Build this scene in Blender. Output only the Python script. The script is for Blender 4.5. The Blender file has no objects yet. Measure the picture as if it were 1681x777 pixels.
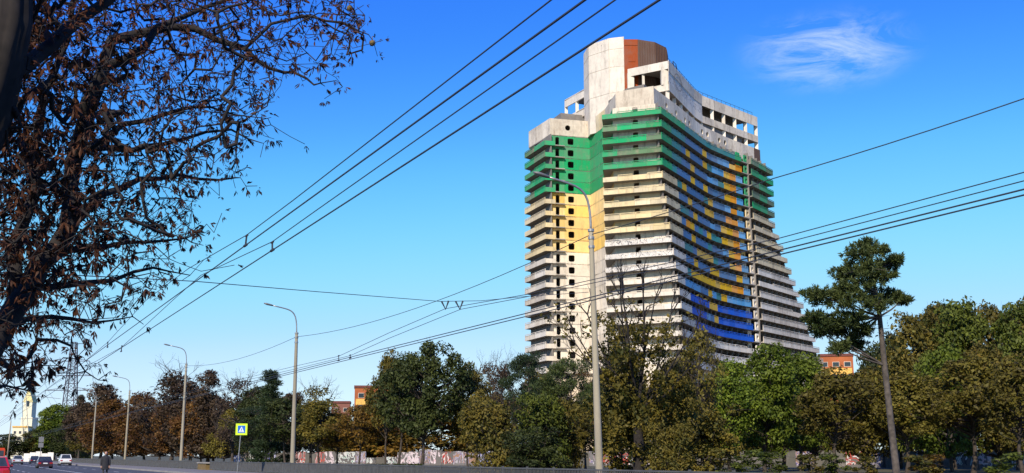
import bpy, bmesh, math, random
import numpy as np
from mathutils import Vector, Matrix

# ------------------------------------------------------------------ camera, sky, sun, exposure
SC = bpy.context.scene
COL = SC.collection
F = 1900.0                                  # focal length in photograph pixels (photo is 1681 wide)
TH = math.radians(10.73)
CS, SN = math.cos(TH), math.sin(TH)
CH = 1.5
cam = bpy.data.cameras.new('camera'); cam.sensor_width = 36.0; cam.lens = 36.0 * F / 1681.0
cam.clip_start = 0.1; cam.clip_end = 9000
co = bpy.data.objects.new('camera', cam); COL.objects.link(co)
co.location = (0, 0, CH); co.rotation_euler = (math.pi / 2 + TH, 0, 0)
SC.camera = co

SUN_AZ = math.radians(198); SUN_EL = math.radians(36)
world = bpy.data.worlds.new('World'); SC.world = world; world.use_nodes = True
wn, wl = world.node_tree.nodes, world.node_tree.links
sky = wn.new('ShaderNodeTexSky'); sky.sky_type = 'NISHITA'; sky.sun_disc = False
sky.sun_elevation = SUN_EL; sky.sun_rotation = SUN_AZ
sky.air_density = 1.0; sky.dust_density = 0.0; sky.ozone_density = 3.0
hs = wn.new('ShaderNodeVectorMath'); hs.operation = 'MULTIPLY'; hs.inputs[1].default_value = (0.80, 1.16, 1.50)
wl.new(sky.outputs[0], hs.inputs[0])
# the film response of the photograph: deep saturated zenith, soft cyan horizon
pre = wn.new('ShaderNodeVectorMath'); pre.operation = 'SCALE'; pre.inputs['Scale'].default_value = 0.115; wl.new(hs.outputs[0], pre.inputs[0])
cv = wn.new('ShaderNodeRGBCurve'); wl.new(pre.outputs[0], cv.inputs['Color'])
for ci, pts in enumerate((((0, 0), (.13, .032), (.171, .062), (.236, .14), (.32, .245), (.427, .36), (.52, .47), (1, .72)),
                          ((0, 0), (.335, .20), (.431, .31), (.563, .49), (.738, .62), (.95, .67), (1, .69)),
                          ((0, 0), (.7, .80), (.86, .85), (1, .87)))):
    c_ = cv.mapping.curves[ci]; c_.points[0].location = pts[0]; c_.points[1].location = pts[-1]
    for q in pts[1:-1]: c_.points.new(*q)
cv.mapping.update()
post = wn.new('ShaderNodeVectorMath'); post.operation = 'SCALE'; post.inputs['Scale'].default_value = 10.0; wl.new(cv.outputs[0], post.inputs[0])
# thin wisps of cloud, spread over the sky by noise, one of them in view
tc = wn.new('ShaderNodeTexCoord')
mp = wn.new('ShaderNodeMapping'); mp.inputs['Scale'].default_value = (5.0, 3.0, 15.0); mp.inputs['Rotation'].default_value = (0, 0.25, 0.0)
wl.new(tc.outputs['Generated'], mp.inputs[0])
nz = wn.new('ShaderNodeTexNoise'); nz.inputs['Scale'].default_value = 2.2; nz.inputs['Detail'].default_value = 10; nz.inputs['Roughness'].default_value = 0.68
nz.inputs['Distortion'].default_value = 1.1
wl.new(mp.outputs[0], nz.inputs[0])
def _dir(x, y):
    v = Vector(((x - 840.5) / F, CS - (388.5 - y) / F * SN, SN + (388.5 - y) / F * CS)); return v.normalized()
ds = wn.new('ShaderNodeVectorMath'); ds.operation = 'SUBTRACT'; ds.inputs[1].default_value = _dir(1362, 82); wl.new(tc.outputs['Generated'], ds.inputs[0])
dr = wn.new('ShaderNodeMapping'); dr.inputs['Rotation'].default_value = (0, math.radians(14), 0); dr.inputs['Scale'].default_value = (0.72, 0.72, 1.55); wl.new(ds.outputs[0], dr.inputs[0])
dp = wn.new('ShaderNodeVectorMath'); dp.operation = 'LENGTH'; wl.new(dr.outputs[0], dp.inputs[0])
mr = wn.new('ShaderNodeMapRange'); mr.interpolation_type = 'SMOOTHSTEP'
mr.inputs['From Min'].default_value = 0.0; mr.inputs['From Max'].default_value = 0.062; mr.inputs['To Min'].default_value = 1; mr.inputs['To Max'].default_value = 0
wl.new(dp.outputs['Value'], mr.inputs[0])
nr = wn.new('ShaderNodeMapRange'); nr.inputs['From Min'].default_value = 0.42; nr.inputs['From Max'].default_value = 0.70
wl.new(nz.outputs['Fac'], nr.inputs[0])
mm = wn.new('ShaderNodeMath'); mm.operation = 'MULTIPLY'; wl.new(mr.outputs[0], mm.inputs[0]); wl.new(nr.outputs[0], mm.inputs[1])
mm2 = wn.new('ShaderNodeMath'); mm2.operation = 'MULTIPLY'; wl.new(mm.outputs[0], mm2.inputs[0]); mm2.inputs[1].default_value = 0.95; mm2.use_clamp = True
cm = wn.new('ShaderNodeMixRGB'); wl.new(mm2.outputs[0], cm.inputs[0]); wl.new(post.outputs[0], cm.inputs[1]); cm.inputs[2].default_value = (6.5, 7.6, 8.6, 1)
wl.new(cm.outputs[0], wn['Background'].inputs[0])
wn['Background'].inputs[1].default_value = 0.1

sun = bpy.data.lights.new('sun', 'SUN'); sun.energy = 4.8; sun.angle = math.radians(0.5); sun.color = (1.0, 0.89, 0.74)
so = bpy.data.objects.new('sun', sun); COL.objects.link(so)
sd = Vector((math.sin(SUN_AZ) * math.cos(SUN_EL), math.cos(SUN_AZ) * math.cos(SUN_EL), math.sin(SUN_EL)))
so.rotation_euler = (-sd).to_track_quat('-Z', 'Y').to_euler(); so.location = sd * 400
SC.view_settings.view_transform = 'Standard'; SC.view_settings.look = 'None'
SC.view_settings.exposure = 0.25; SC.view_settings.gamma = 1.0
SC.cycles.max_bounces = 6; SC.cycles.transparent_max_bounces = 8

# ------------------------------------------------------------------ helpers
RS = 0.4734                                 # the road runs towards (-RS, 1)
RD = Vector((-RS, 1, 0)).normalized(); RN = Vector((RD.y, -RD.x, 0))   # RN points across the road, to the park side
def at(x, y, Y):
    """point at depth Y on the sight line of photograph pixel x, y"""
    dy = (388.5 - y) / F; k = Y / (CS - dy * SN)
    return Vector(((x - 840.5) / F * k, Y, CH + (SN + dy * CS) * k))
def at_off(x, y, off):
    dy = (388.5 - y) / F; q = (x - 840.5) / F / (CS - dy * SN)
    return at(x, y, off / (RS + q))
def rp(off, Y, z=0.0): return Vector((off - RS * Y, Y, z))
def foot(x, Y):
    p = at(x, 748, Y); return Vector((p.x, Y, 0))

class MB:
    def __init__(s): s.v = []; s.f = []; s.m = []; s.mi = 0
    def add(s, vs, fs):
        b = len(s.v); s.v.extend([tuple(p) for p in vs]); s.f.extend([tuple(i + b for i in f) for f in fs]); s.m.extend([s.mi] * len(fs)); return s
    def hexa(s, p): return s.add(p, [(0, 3, 2, 1), (4, 5, 6, 7), (0, 1, 5, 4), (1, 2, 6, 5), (2, 3, 7, 6), (3, 0, 4, 7)])
    def box(s, x0, x1, y0, y1, z0, z1):
        return s.hexa([(x0, y0, z0), (x1, y0, z0), (x1, y1, z0), (x0, y1, z0), (x0, y0, z1), (x1, y0, z1), (x1, y1, z1), (x0, y1, z1)])
    def wall(s, a, b, z0, z1, t):
        """upright slab from plan point a to b; t metres thick to the right-hand side of a->b (negative: left)"""
        a = Vector((a[0], a[1], 0)); b = Vector((b[0], b[1], 0)); d = (b - a).normalized(); n = Vector((d.y, -d.x, 0)) * t
        q = [a, b, b + n, a + n] if t < 0 else [a + n, b + n, b, a]
        return s.hexa([(p.x, p.y, z0) for p in q] + [(p.x, p.y, z1) for p in q])
    def tube(s, pts, rad, n=6, caps=True):
        pts = [Vector(p) for p in pts]
        if not hasattr(rad, '__len__'): rad = [rad] * len(pts)
        rings = []
        up = None
        for i, p in enumerate(pts):
            d = (pts[min(i + 1, len(pts) - 1)] - pts[max(i - 1, 0)])
            if d.length < 1e-9: d = Vector((0, 0, 1))
            d.normalize()
            if up is None: up = Vector((0, 0, 1)) if abs(d.z) < 0.9 else Vector((1, 0, 0))
            a = d.cross(up).normalized(); b = a.cross(d).normalized(); up = b
            rings.append([p + (a * math.cos(2 * math.pi * k / n) + b * math.sin(2 * math.pi * k / n)) * rad[i] for k in range(n)])
        vs = [q for r in rings for q in r]; fs = []
        for i in range(len(pts) - 1):
            for k in range(n):
                fs.append((i * n + k, i * n + (k + 1) % n, (i + 1) * n + (k + 1) % n, (i + 1) * n + k))
        if caps: fs += [tuple(range(n - 1, -1, -1)), tuple(range((len(pts) - 1) * n, len(pts) * n))]
        return s.add(vs, fs)
    def prism(s, poly, z0, z1):
        n = len(poly); vs = [(p[0], p[1], z0) for p in poly] + [(p[0], p[1], z1) for p in poly]
        return s.add(vs, [tuple(range(n - 1, -1, -1)), tuple(range(n, 2 * n))] + [(i, (i + 1) % n, n + (i + 1) % n, n + i) for i in range(n)])
    def holed(s, a, b, z0, z1, hu, hv, ru, rv, ex, t, seg=20):
        """upright panel from a to b with one opening (superellipse of exponent ex) and its reveal t deep to the left of a->b"""
        a = Vector((a[0], a[1], 0)); b = Vector((b[0], b[1], 0)); L = (b - a).length; d = (b - a).normalized(); n = Vector((-d.y, d.x, 0)) * t; H = z1 - z0
        ang = [2 * math.pi * i / seg for i in range(seg)] + [math.atan2(v - hv, u - hu) % (2 * math.pi) for u in (0, L) for v in (0, H)]
        ang = sorted(set(round(q, 6) for q in ang))
        inn, out = [], []
        for q in ang:
            c, sn_ = math.cos(q), math.sin(q)
            r = (abs(c / ru) ** ex + abs(sn_ / rv) ** ex) ** (-1 / ex); inn.append((hu + c * r, hv + sn_ * r))
            k = min((L - hu) / c if c > 1e-9 else 1e9, -hu / c if c < -1e-9 else 1e9, (H - hv) / sn_ if sn_ > 1e-9 else 1e9, -hv / sn_ if sn_ < -1e-9 else 1e9)
            out.append((hu + c * k, hv + sn_ * k))
        P = lambda uv, o: a + d * uv[0] + n * o + Vector((0, 0, z0 + uv[1]))
        N = len(ang); vs = [P(q, 0) for q in out] + [P(q, 0) for q in inn] + [P(q, 1) for q in inn] + [P(q, 1) for q in out]; fs = []
        for i in range(N):
            j = (i + 1) % N
            fs += [(i, j, N + j, N + i), (N + i, N + j, 2 * N + j, 2 * N + i), (2 * N + i, 2 * N + j, 3 * N + j, 3 * N + i), (3 * N + i, 3 * N + j, j, i)]
        return s.add(vs, fs)
    def build(s, name, mats, parent=None, smooth=False, origin=None):
        me = bpy.data.meshes.new(name)
        vs = s.v if origin is None else [(p[0] - origin[0], p[1] - origin[1], p[2] - origin[2]) for p in s.v]
        me.from_pydata(vs, [], s.f); me.update()
        for m in (mats if isinstance(mats, (list, tuple)) else [mats]): me.materials.append(m)
        if any(s.m): me.polygons.foreach_set('material_index', s.m)
        if smooth: me.polygons.foreach_set('use_smooth', [True] * len(me.polygons))
        return link(name, me, parent, origin)

def link(name, me, parent=None, loc=None):
    o = bpy.data.objects.new(name, me); COL.objects.link(o)
    if parent is not None: o.parent = parent
    if loc is not None and parent is None: o.location = loc
    return o
def tag(o, label=None, cat=None, group=None, kind=None):
    if label: o['label'] = label
    if cat: o['category'] = cat
    if group: o['group'] = group
    if kind: o['kind'] = kind
    return o
def thing(name, label, cat, loc=(0, 0, 0), rz=0.0, group=None):
    o = bpy.data.objects.new(name, None); COL.objects.link(o); o.location = loc; o.rotation_euler = (0, 0, rz); o.empty_display_size = 0.2
    return tag(o, label, cat, group)

# ------------------------------------------------------------------ materials
def lin(r, g, b): return tuple(((c / 255 + 0.055) / 1.055) ** 2.4 if c > 10 else c / 255 / 12.92 for c in (r, g, b)) + (1,)
def base_mat(name, rough=0.8):
    m = bpy.data.materials.new(name); m.use_nodes = True
    n, l = m.node_tree.nodes, m.node_tree.links; b = n['Principled BSDF']; b.inputs['Roughness'].default_value = rough
    return m, n, l, b
def plain(name, col, rough=0.6, metal=0.0, var=0.25, scale=3.0, bump=0.0):
    m, n, l, b = base_mat(name, rough); b.inputs['Metallic'].default_value = metal
    t = n.new('ShaderNodeTexCoord'); z = n.new('ShaderNodeTexNoise'); z.inputs['Scale'].default_value = scale; z.inputs['Detail'].default_value = 6
    l.new(t.outputs['Object'], z.inputs[0])
    r = n.new('ShaderNodeMapRange'); r.inputs['From Min'].default_value = 0.3; r.inputs['From Max'].default_value = 0.7; r.inputs['To Min'].default_value = 1 - var; r.inputs['To Max'].default_value = 1 + var
    l.new(z.outputs['Fac'], r.inputs[0])
    x = n.new('ShaderNodeVectorMath'); x.operation = 'SCALE'; x.inputs[0].default_value = col[:3]; l.new(r.outputs[0], x.inputs['Scale'])
    l.new(x.outputs[0], b.inputs['Base Color'])
    if bump:
        bp = n.new('ShaderNodeBump'); bp.inputs['Strength'].default_value = bump; l.new(z.outputs['Fac'], bp.inputs['Height']); l.new(bp.outputs[0], b.inputs['Normal'])
    return m
def paint(name, col, grime=(0.16, 0.135, 0.11), amount=0.55, wear=(0.42, 0.39, 0.35), wearamt=0.3, scribble=None):
    """old paint on concrete: vertical dirt streaks, worn patches showing the concrete, each panel a little different"""
    m, n, l, b = base_mat(name, 0.85)
    g = n.new('ShaderNodeNewGeometry')
    def noise(sc, vec_scale, det=6, rough=0.6):
        mp = n.new('ShaderNodeMapping'); mp.inputs['Scale'].default_value = vec_scale; l.new(g.outputs['Position'], mp.inputs[0])
        z = n.new('ShaderNodeTexNoise'); z.inputs['Scale'].default_value = sc; z.inputs['Detail'].default_value = det; z.inputs['Roughness'].default_value = rough
        l.new(mp.outputs[0], z.inputs[0]); return z
    def ramp(src, a, b_, to0=0.0, to1=1.0):
        r = n.new('ShaderNodeMapRange'); r.inputs['From Min'].default_value = a; r.inputs['From Max'].default_value = b_; r.inputs['To Min'].default_value = to0; r.inputs['To Max'].default_value = to1
        l.new(src, r.inputs[0]); return r.outputs[0]
    def mix(f, c1, c2):
        x = n.new('ShaderNodeMixRGB'); l.new(f, x.inputs[0])
        for i, c in ((1, c1), (2, c2)):
            if isinstance(c, tuple): x.inputs[i].default_value = c[:3] + (1,)
            else: l.new(c, x.inputs[i])
        return x.outputs[0]
    w = ramp(noise(0.5, (1, 1, 1), 10, 0.72).outputs['Fac'], 0.52, 0.70, 0, wearamt)
    c = mix(w, tuple(col), wear)
    s1 = ramp(noise(0.8, (1, 1, 0.22), 10, 0.78).outputs['Fac'], 0.50, 0.70, 0, amount)
    c = mix(s1, c, grime)
    s2 = ramp(noise(0.16, (1, 1, 1.2), 6, 0.7).outputs['Fac'], 0.44, 0.72, 0, amount * 0.55)
    c = mix(s2, c, grime)
    if scribble:
        sv = noise(0.8, (1, 1, 0.7), 2, 0.4); sv.inputs['Distortion'].default_value = 1.6
        lo = ramp(sv.outputs['Fac'], 0.485, 0.497); hi = ramp(sv.outputs['Fac'], 0.515, 0.527, 1, 0)
        mu = n.new('ShaderNodeMath'); mu.operation = 'MULTIPLY'; l.new(lo, mu.inputs[0]); l.new(hi, mu.inputs[1])
        c = mix(mu.outputs[0], c, scribble)
    # rust runs and sun-bleached patches, and no two panels quite alike
    s3 = ramp(noise(0.55, (1.3, 1.3, 0.16), 7, 0.7).outputs['Fac'], 0.60, 0.74, 0, amount * 0.7); c = mix(s3, c, (0.20, 0.095, 0.045))
    oi = n.new('ShaderNodeObjectInfo'); hv = n.new('ShaderNodeHueSaturation'); l.new(c, hv.inputs['Color'])
    l.new(ramp(oi.outputs['Random'], 0, 1, 0.86, 1.14), hv.inputs['Value'])
    sm = n.new('ShaderNodeMath'); sm.operation = 'MULTIPLY_ADD'; sm.inputs[1].default_value = 7.3; sm.inputs[2].default_value = 0.0; l.new(oi.outputs['Random'], sm.inputs[0])
    fr = n.new('ShaderNodeMath'); fr.operation = 'FRACT'; l.new(sm.outputs[0], fr.inputs[0]); l.new(ramp(fr.outputs[0], 0, 1, 0.92, 1.16), hv.inputs['Saturation'])
    c = hv.outputs[0]
    l.new(c, b.inputs['Base Color'])
    z = noise(6, (1, 1, 1), 4); bp = n.new('ShaderNodeBump'); bp.inputs['Strength'].default_value = 0.15; bp.inputs['Distance'].default_value = 0.05
    l.new(z.outputs['Fac'], bp.inputs['Height']); l.new(bp.outputs[0], b.inputs['Normal'])
    return m
def leafmat(name, c1, c2, c3=None, trans=0.32):
    m, n, l, b = base_mat(name, 0.6); b.inputs['Specular IOR Level'].default_value = 0.25
    g = n.new('ShaderNodeNewGeometry'); t = n.new('ShaderNodeTexCoord'); oi = n.new('ShaderNodeObjectInfo')
    z = n.new('ShaderNodeTexNoise'); z.inputs['Scale'].default_value = 0.55; z.inputs['Detail'].default_value = 3; l.new(t.outputs['Object'], z.inputs[0])
    r = n.new('ShaderNodeMapRange'); r.inputs['From Min'].default_value = 0.34; r.inputs['From Max'].default_value = 0.66; l.new(z.outputs['Fac'], r.inputs[0])
    a = n.new('ShaderNodeMath'); a.operation = 'MULTIPLY_ADD'; l.new(g.outputs['Random Per Island'], a.inputs[0]); a.inputs[1].default_value = 0.55
    h = n.new('ShaderNodeMath'); h.operation = 'MULTIPLY_ADD'; l.new(r.outputs[0], h.inputs[0]); h.inputs[1].default_value = 0.6; h.inputs[2].default_value = -0.1
    l.new(h.outputs[0], a.inputs[2])
    cr = n.new('ShaderNodeValToRGB'); cr.color_ramp.elements[0].color = c1 + (1,); cr.color_ramp.elements[1].color = c2 + (1,)
    if c3: e = cr.color_ramp.elements.new(0.85); e.color = c3 + (1,)
    l.new(a.outputs[0], cr.inputs[0])
    hv = n.new('ShaderNodeHueSaturation'); l.new(cr.outputs[0], hv.inputs['Color'])
    ov = n.new('ShaderNodeMapRange'); ov.inputs['To Min'].default_value = 0.75; ov.inputs['To Max'].default_value = 1.25; l.new(oi.outputs['Random'], ov.inputs[0]); l.new(ov.outputs[0], hv.inputs['Value'])
    l.new(hv.outputs[0], b.inputs['Base Color'])
    tr = n.new('ShaderNodeBsdfTranslucent'); l.new(hv.outputs[0], tr.inputs[0])
    mx = n.new('ShaderNodeMixShader'); mx.inputs[0].default_value = trans; l.new(b.outputs[0], mx.inputs[1]); l.new(tr.outputs[0], mx.inputs[2])
    l.new(mx.outputs[0], n['Material Output'].inputs[0])
    return m

M = {}
M['green'] = paint('green paint', (0.022, 0.34, 0.13), amount=0.5, wear=(0.16, 0.30, 0.17), wearamt=0.85)
M['greendull'] = paint('faded green paint', (0.12, 0.22, 0.11), amount=0.6, wear=(0.35, 0.32, 0.2), wearamt=0.7)
M['cream'] = paint('cream paint', (0.82, 0.57, 0.21), amount=0.45, wearamt=0.25, wear=(0.75, 0.66, 0.5))
M['creamy'] = paint('pale cream paint', (0.74, 0.60, 0.36), amount=0.65, wearamt=0.5, wear=(0.55, 0.47, 0.34))
M['white'] = paint('white paint', (0.76, 0.68, 0.56), amount=0.5, wearamt=0.5, wear=(0.55, 0.48, 0.41))
M['whitedirty'] = paint('dirty white paint', (0.72, 0.63, 0.50), amount=0.68, wearamt=0.6, wear=(0.5, 0.40, 0.31), grime=(0.12, 0.08, 0.055))
M['scrawl'] = paint('white paint with scrawls', (0.74, 0.68, 0.60), amount=0.4, wearamt=0.3, wear=(0.62, 0.55, 0.48), scribble=(0.06, 0.06, 0.07))
M['teal'] = paint('teal paint', (0.05, 0.26, 0.25), amount=0.5, wear=(0.09, 0.2, 0.2), wearamt=0.5)
M['slate'] = paint('slate blue paint', (0.085, 0.20, 0.36), amount=0.45, wear=(0.16, 0.2, 0.26), wearamt=0.6)
M['light'] = paint('light blue paint', (0.13, 0.36, 0.60), amount=0.4, wear=(0.25, 0.38, 0.45), wearamt=0.5)
M['blue'] = paint('deep blue paint', (0.006, 0.105, 0.55), amount=0.25, wear=(0.02, 0.08, 0.4), wearamt=0.5)
M['yellow'] = paint('yellow paint', (0.80, 0.47, 0.03), amount=0.35, wear=(0.6, 0.4, 0.12), wearamt=0.4)
M['orange'] = paint('orange paint', (0.80, 0.32, 0.03), amount=0.3, wear=(0.7, 0.4, 0.12), wearamt=0.4)
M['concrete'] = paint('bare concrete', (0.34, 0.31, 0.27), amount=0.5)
M['innerconcrete'] = paint('dark inner concrete', (0.20, 0.18, 0.16), amount=0.5)  # darker tone for the core, partitions and walls behind the balconies
M['rust'] = paint('rust brown cladding', (0.12, 0.062, 0.038), amount=0.4, wear=(0.12, 0.07, 0.05), wearamt=0.5)
M['rustred'] = paint('rust red cladding', (0.27, 0.065, 0.028), amount=0.5, wear=(0.2, 0.08, 0.05), wearamt=0.6)
M['railing'] = plain('dark iron', (0.05, 0.05, 0.055), 0.6)
M['pole'] = paint('concrete pole', (0.30, 0.27, 0.20), amount=0.6, wear=(0.22, 0.20, 0.15), wearamt=0.6)
M['steel'] = plain('galvanised steel', (0.33, 0.33, 0.32), 0.45, 0.6, 0.15, 8)
M['lampgrey'] = plain('lamp grey', (0.16, 0.16, 0.165), 0.5, 0.2, 0.1)
M['wire'] = plain('dark copper wire', (0.035, 0.04, 0.05), 0.6)
M['fence'] = plain('grey fence paint', (0.085, 0.085, 0.082), 0.6, 0.0, 0.25, 2.0)
M['asphalt'] = plain('asphalt', (0.055, 0.056, 0.06), 0.9, 0, 0.25, 0.6, 0.1)
M['paving'] = plain('paving', (0.17, 0.155, 0.135), 0.9, 0, 0.25, 0.8, 0.1)
M['kerb'] = plain('kerb stone', (0.27, 0.25, 0.22), 0.9, 0, 0.2, 1.5, 0.1)
M['marking'] = plain('road paint', (0.6, 0.6, 0.57), 0.8, 0, 0.2, 1.2)
M['bark'] = plain('bark', (0.055, 0.042, 0.032), 0.95, 0, 0.5, 5.0, 0.6)
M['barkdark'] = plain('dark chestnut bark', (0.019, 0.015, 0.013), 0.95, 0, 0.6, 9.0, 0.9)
M['pinebark'] = plain('pine bark', (0.085, 0.070, 0.058), 0.95, 0, 0.5, 4.0, 0.7)
L = {}
L['dark'] = leafmat('dark green leaves', (0.022, 0.034, 0.010), (0.075, 0.090, 0.020))
L['green'] = leafmat('green leaves', (0.040, 0.060, 0.009), (0.155, 0.180, 0.022))
L['bright'] = leafmat('bright green leaves', (0.050, 0.085, 0.008), (0.200, 0.250, 0.022))
L['olive'] = leafmat('olive leaves', (0.042, 0.052, 0.010), (0.165, 0.160, 0.023), (0.20, 0.15, 0.023))
L['yellow'] = leafmat('yellowing leaves', (0.070, 0.062, 0.010), (0.23, 0.18, 0.020), (0.27, 0.14, 0.018))
L['rust'] = leafmat('rust brown leaves', (0.060, 0.020, 0.008), (0.210, 0.066, 0.015), (0.18, 0.095, 0.018))
L['brown'] = leafmat('brown leaves', (0.060, 0.046, 0.011), (0.220, 0.140, 0.021), (0.20, 0.17, 0.024))
L['umber'] = leafmat('dull umber leaves', (0.042, 0.028, 0.018), (0.115, 0.075, 0.038))
L['needle'] = leafmat('dark needles', (0.014, 0.028, 0.012), (0.050, 0.076, 0.026), trans=0.1)
L['pine'] = leafmat('pine needles', (0.020, 0.038, 0.011), (0.100, 0.122, 0.030), trans=0.15)
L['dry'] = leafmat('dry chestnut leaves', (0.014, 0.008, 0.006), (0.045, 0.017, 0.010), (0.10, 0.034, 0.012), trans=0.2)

# ------------------------------------------------------------------ ground, road, pavements
def strip(name, o0, o1, y0, y1, z, mat):
    mb = MB(); pts = [rp(o0, y0, z), rp(o1, y0, z), rp(o1, y1, z), rp(o0, y1, z)]; mb.add(pts, [(0, 1, 2, 3)])
    return tag(mb.build(name, mat), kind='structure')
gm, gn, gl, gb = base_mat('park ground', 0.95)
t_ = gn.new('ShaderNodeTexCoord'); z1 = gn.new('ShaderNodeTexNoise'); z1.inputs['Scale'].default_value = 0.12; z1.inputs['Detail'].default_value = 9; z1.inputs['Roughness'].default_value = 0.7
gl.new(t_.outputs['Object'], z1.inputs[0]); gr_ = gn.new('ShaderNodeValToRGB'); gl.new(z1.outputs['Fac'], gr_.inputs[0])
gr_.color_ramp.elements[0].position = 0.38; gr_.color_ramp.elements[0].color = (0.045, 0.055, 0.018, 1)
gr_.color_ramp.elements[1].position = 0.66; gr_.color_ramp.elements[1].color = (0.10, 0.078, 0.04, 1); gl.new(gr_.outputs[0], gb.inputs['Base Color'])
mb = MB(); mb.add([(-5000, -400, 0), (5000, -400, 0), (5000, 7000, 0), (-5000, 7000, 0)], [(0, 1, 2, 3)])
tag(mb.build('ground', gm), kind='structure')
strip('road', 2.0, 19.5, -60, 900, 0.004, M['asphalt'])
def raised(name, o0, o1, y0, y1, z0, z1, mat):
    mb = MB(); q = [rp(o0, y0), rp(o1, y0), rp(o1, y1), rp(o0, y1)]; mb.hexa([(p.x, p.y, z0) for p in q] + [(p.x, p.y, z1) for p in q])
    return tag(mb.build(name, mat), kind='structure')
raised('pavement', 19.76, 25.9, -60, 900, -0.05, 0.12, M['paving'])
raised('kerb', 19.5, 19.755, -60, 900, -0.05, 0.14, M['kerb'])
raised('pavement', -5.5, 1.74, -60, 900, -0.05, 0.12, M['paving'])
raised('kerb', 1.745, 2.0, -60, 900, -0.05, 0.14, M['kerb'])
mb = MB()
for off, ln, gap in ((11.2, 400, 0), (6.6, 4, 6), (15.4, 4, 6)):
    y = 20.0
    while y < 420:
        y2 = y + ln * 0.9; mb.add([rp(off, y, 0.009), rp(off + 0.16, y, 0.009), rp(off + 0.16, y2, 0.009), rp(off, y2, 0.009)], [(0, 1, 2, 3)]); y = y2 + gap * 0.9 + 0.01
tag(mb.build('road_marking', M['marking']), kind='structure')

# ------------------------------------------------------------------ the unfinished tower
def offset(pts, d):
    """offset an open plan polyline d metres to the left (inwards)"""
    P = [Vector((p[0], p[1])) for p in pts]; out = []
    for i, p in enumerate(P):
        ns = []
        if i > 0: e = (P[i] - P[i - 1]).normalized(); ns.append(Vector((-e.y, e.x)))
        if i < len(P) - 1: e = (P[i + 1] - P[i]).normalized(); ns.append(Vector((-e.y, e.x)))
        n = sum(ns, Vector((0, 0))).normalized(); k = d / max(0.35, n.dot(ns[0])); out.append((p.x + n.x * k, p.y + n.y * k))
    return out
def resample(pts, step=None, n=None):
    P = [Vector((p[0], p[1])) for p in pts]; Ls = [0]
    for i in range(1, len(P)): Ls.append(Ls[-1] + (P[i] - P[i - 1]).length)
    if n is None: n = max(1, round(Ls[-1] / step))
    out = []
    for k in range(n + 1):
        s = Ls[-1] * k / n; i = 1
        while i < len(P) - 1 and Ls[i] < s: i += 1
        f = (s - Ls[i - 1]) / max(1e-9, Ls[i] - Ls[i - 1]); q = P[i - 1].lerp(P[i], f); out.append((q.x, q.y))
    return out
def lerp2(a, b, f): return (a[0] + (b[0] - a[0]) * f, a[1] + (b[1] - a[1]) * f)

rng = random.Random(5)
tower = thing('hotel_tower', 'tall abandoned unfinished concrete hotel tower with green, cream, white, blue and yellow balconies', 'tower', (34, 285, 0))
TO = Vector((34, 285, 0))
def tb(mb, name, mat, parent=None, smooth=False):
    """build a piece of the tower: coordinates are written in the world, parents all sit at the tower's origin"""
    mb.v = [(p[0] - TO.x, p[1] - TO.y, p[2]) for p in mb.v]
    return mb.build(name, mat, parent or tower, smooth)
ZS = lambda k: 27.2 + 3.0 * k
P0, P1, P1b = (3.4, 294.5), (8.3, 281.0), (13.3, 282.45)
W0, WV = (9.6, 282.3), (19.75, 285.2)
wd = (Vector(WV) - Vector(W0)).normalized()
wallpt = lambda t: (W0[0] + wd.x * t, W0[1] + wd.y * t)
WL = (Vector(WV) - Vector(W0)).length
SP = (22.9, 274.6)
FL0 = [(33.9, 254.0), (40.9, 267.3), (46.6, 278.4), (48.4, 281.8), (50.4, 285.2), (57.4, 294.3), (60.8, 298.0)]
FL1 = [(36.9, 251.2), (42.6, 265.0), (48.0, 276.6), (49.9, 280.3), (52.0, 283.8), (58.6, 293.0), (61.9, 296.6)]
PATTERN = {17: 'gggggttttttttttg', 16: 'ggtttssssysslLyo', 15: 'ggttsysssytllyol', 14: 'ggttssyssslltyol', 13: 'ggtsssyssysssyol', 12: 'wwwtysssstysslol',
           11: 'wwwssysssyyssool', 10: 'wwwttsyssslsyyol', 9: 'wwwsoystsyttyyoL', 8: 'wwwssyssstsslyol', 7: 'wwwttsyyyytssyol', 6: 'wwwssysssyysssyl', 5: 'wwwtyyyyyyyyyool',
           4: 'wwllllssyltyllll', 3: 'wwwbbbbbyybbbbbb', 2: 'wwwbbbblsybbbbbb', 1: 'wwwwbbbbbbbbbbbb', 0: 'wwwwwwwwwwwwwwww'}
LET = {'g': 'green', 't': 'teal', 's': 'slate', 'l': 'light', 'L': 'light', 'y': 'yellow', 'o': 'orange', 'b': 'blue'}
FMATS = ['green', 'teal', 'slate', 'light', 'yellow', 'orange', 'blue', 'white', 'creamy', 'whitedirty', 'greendull']
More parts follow.
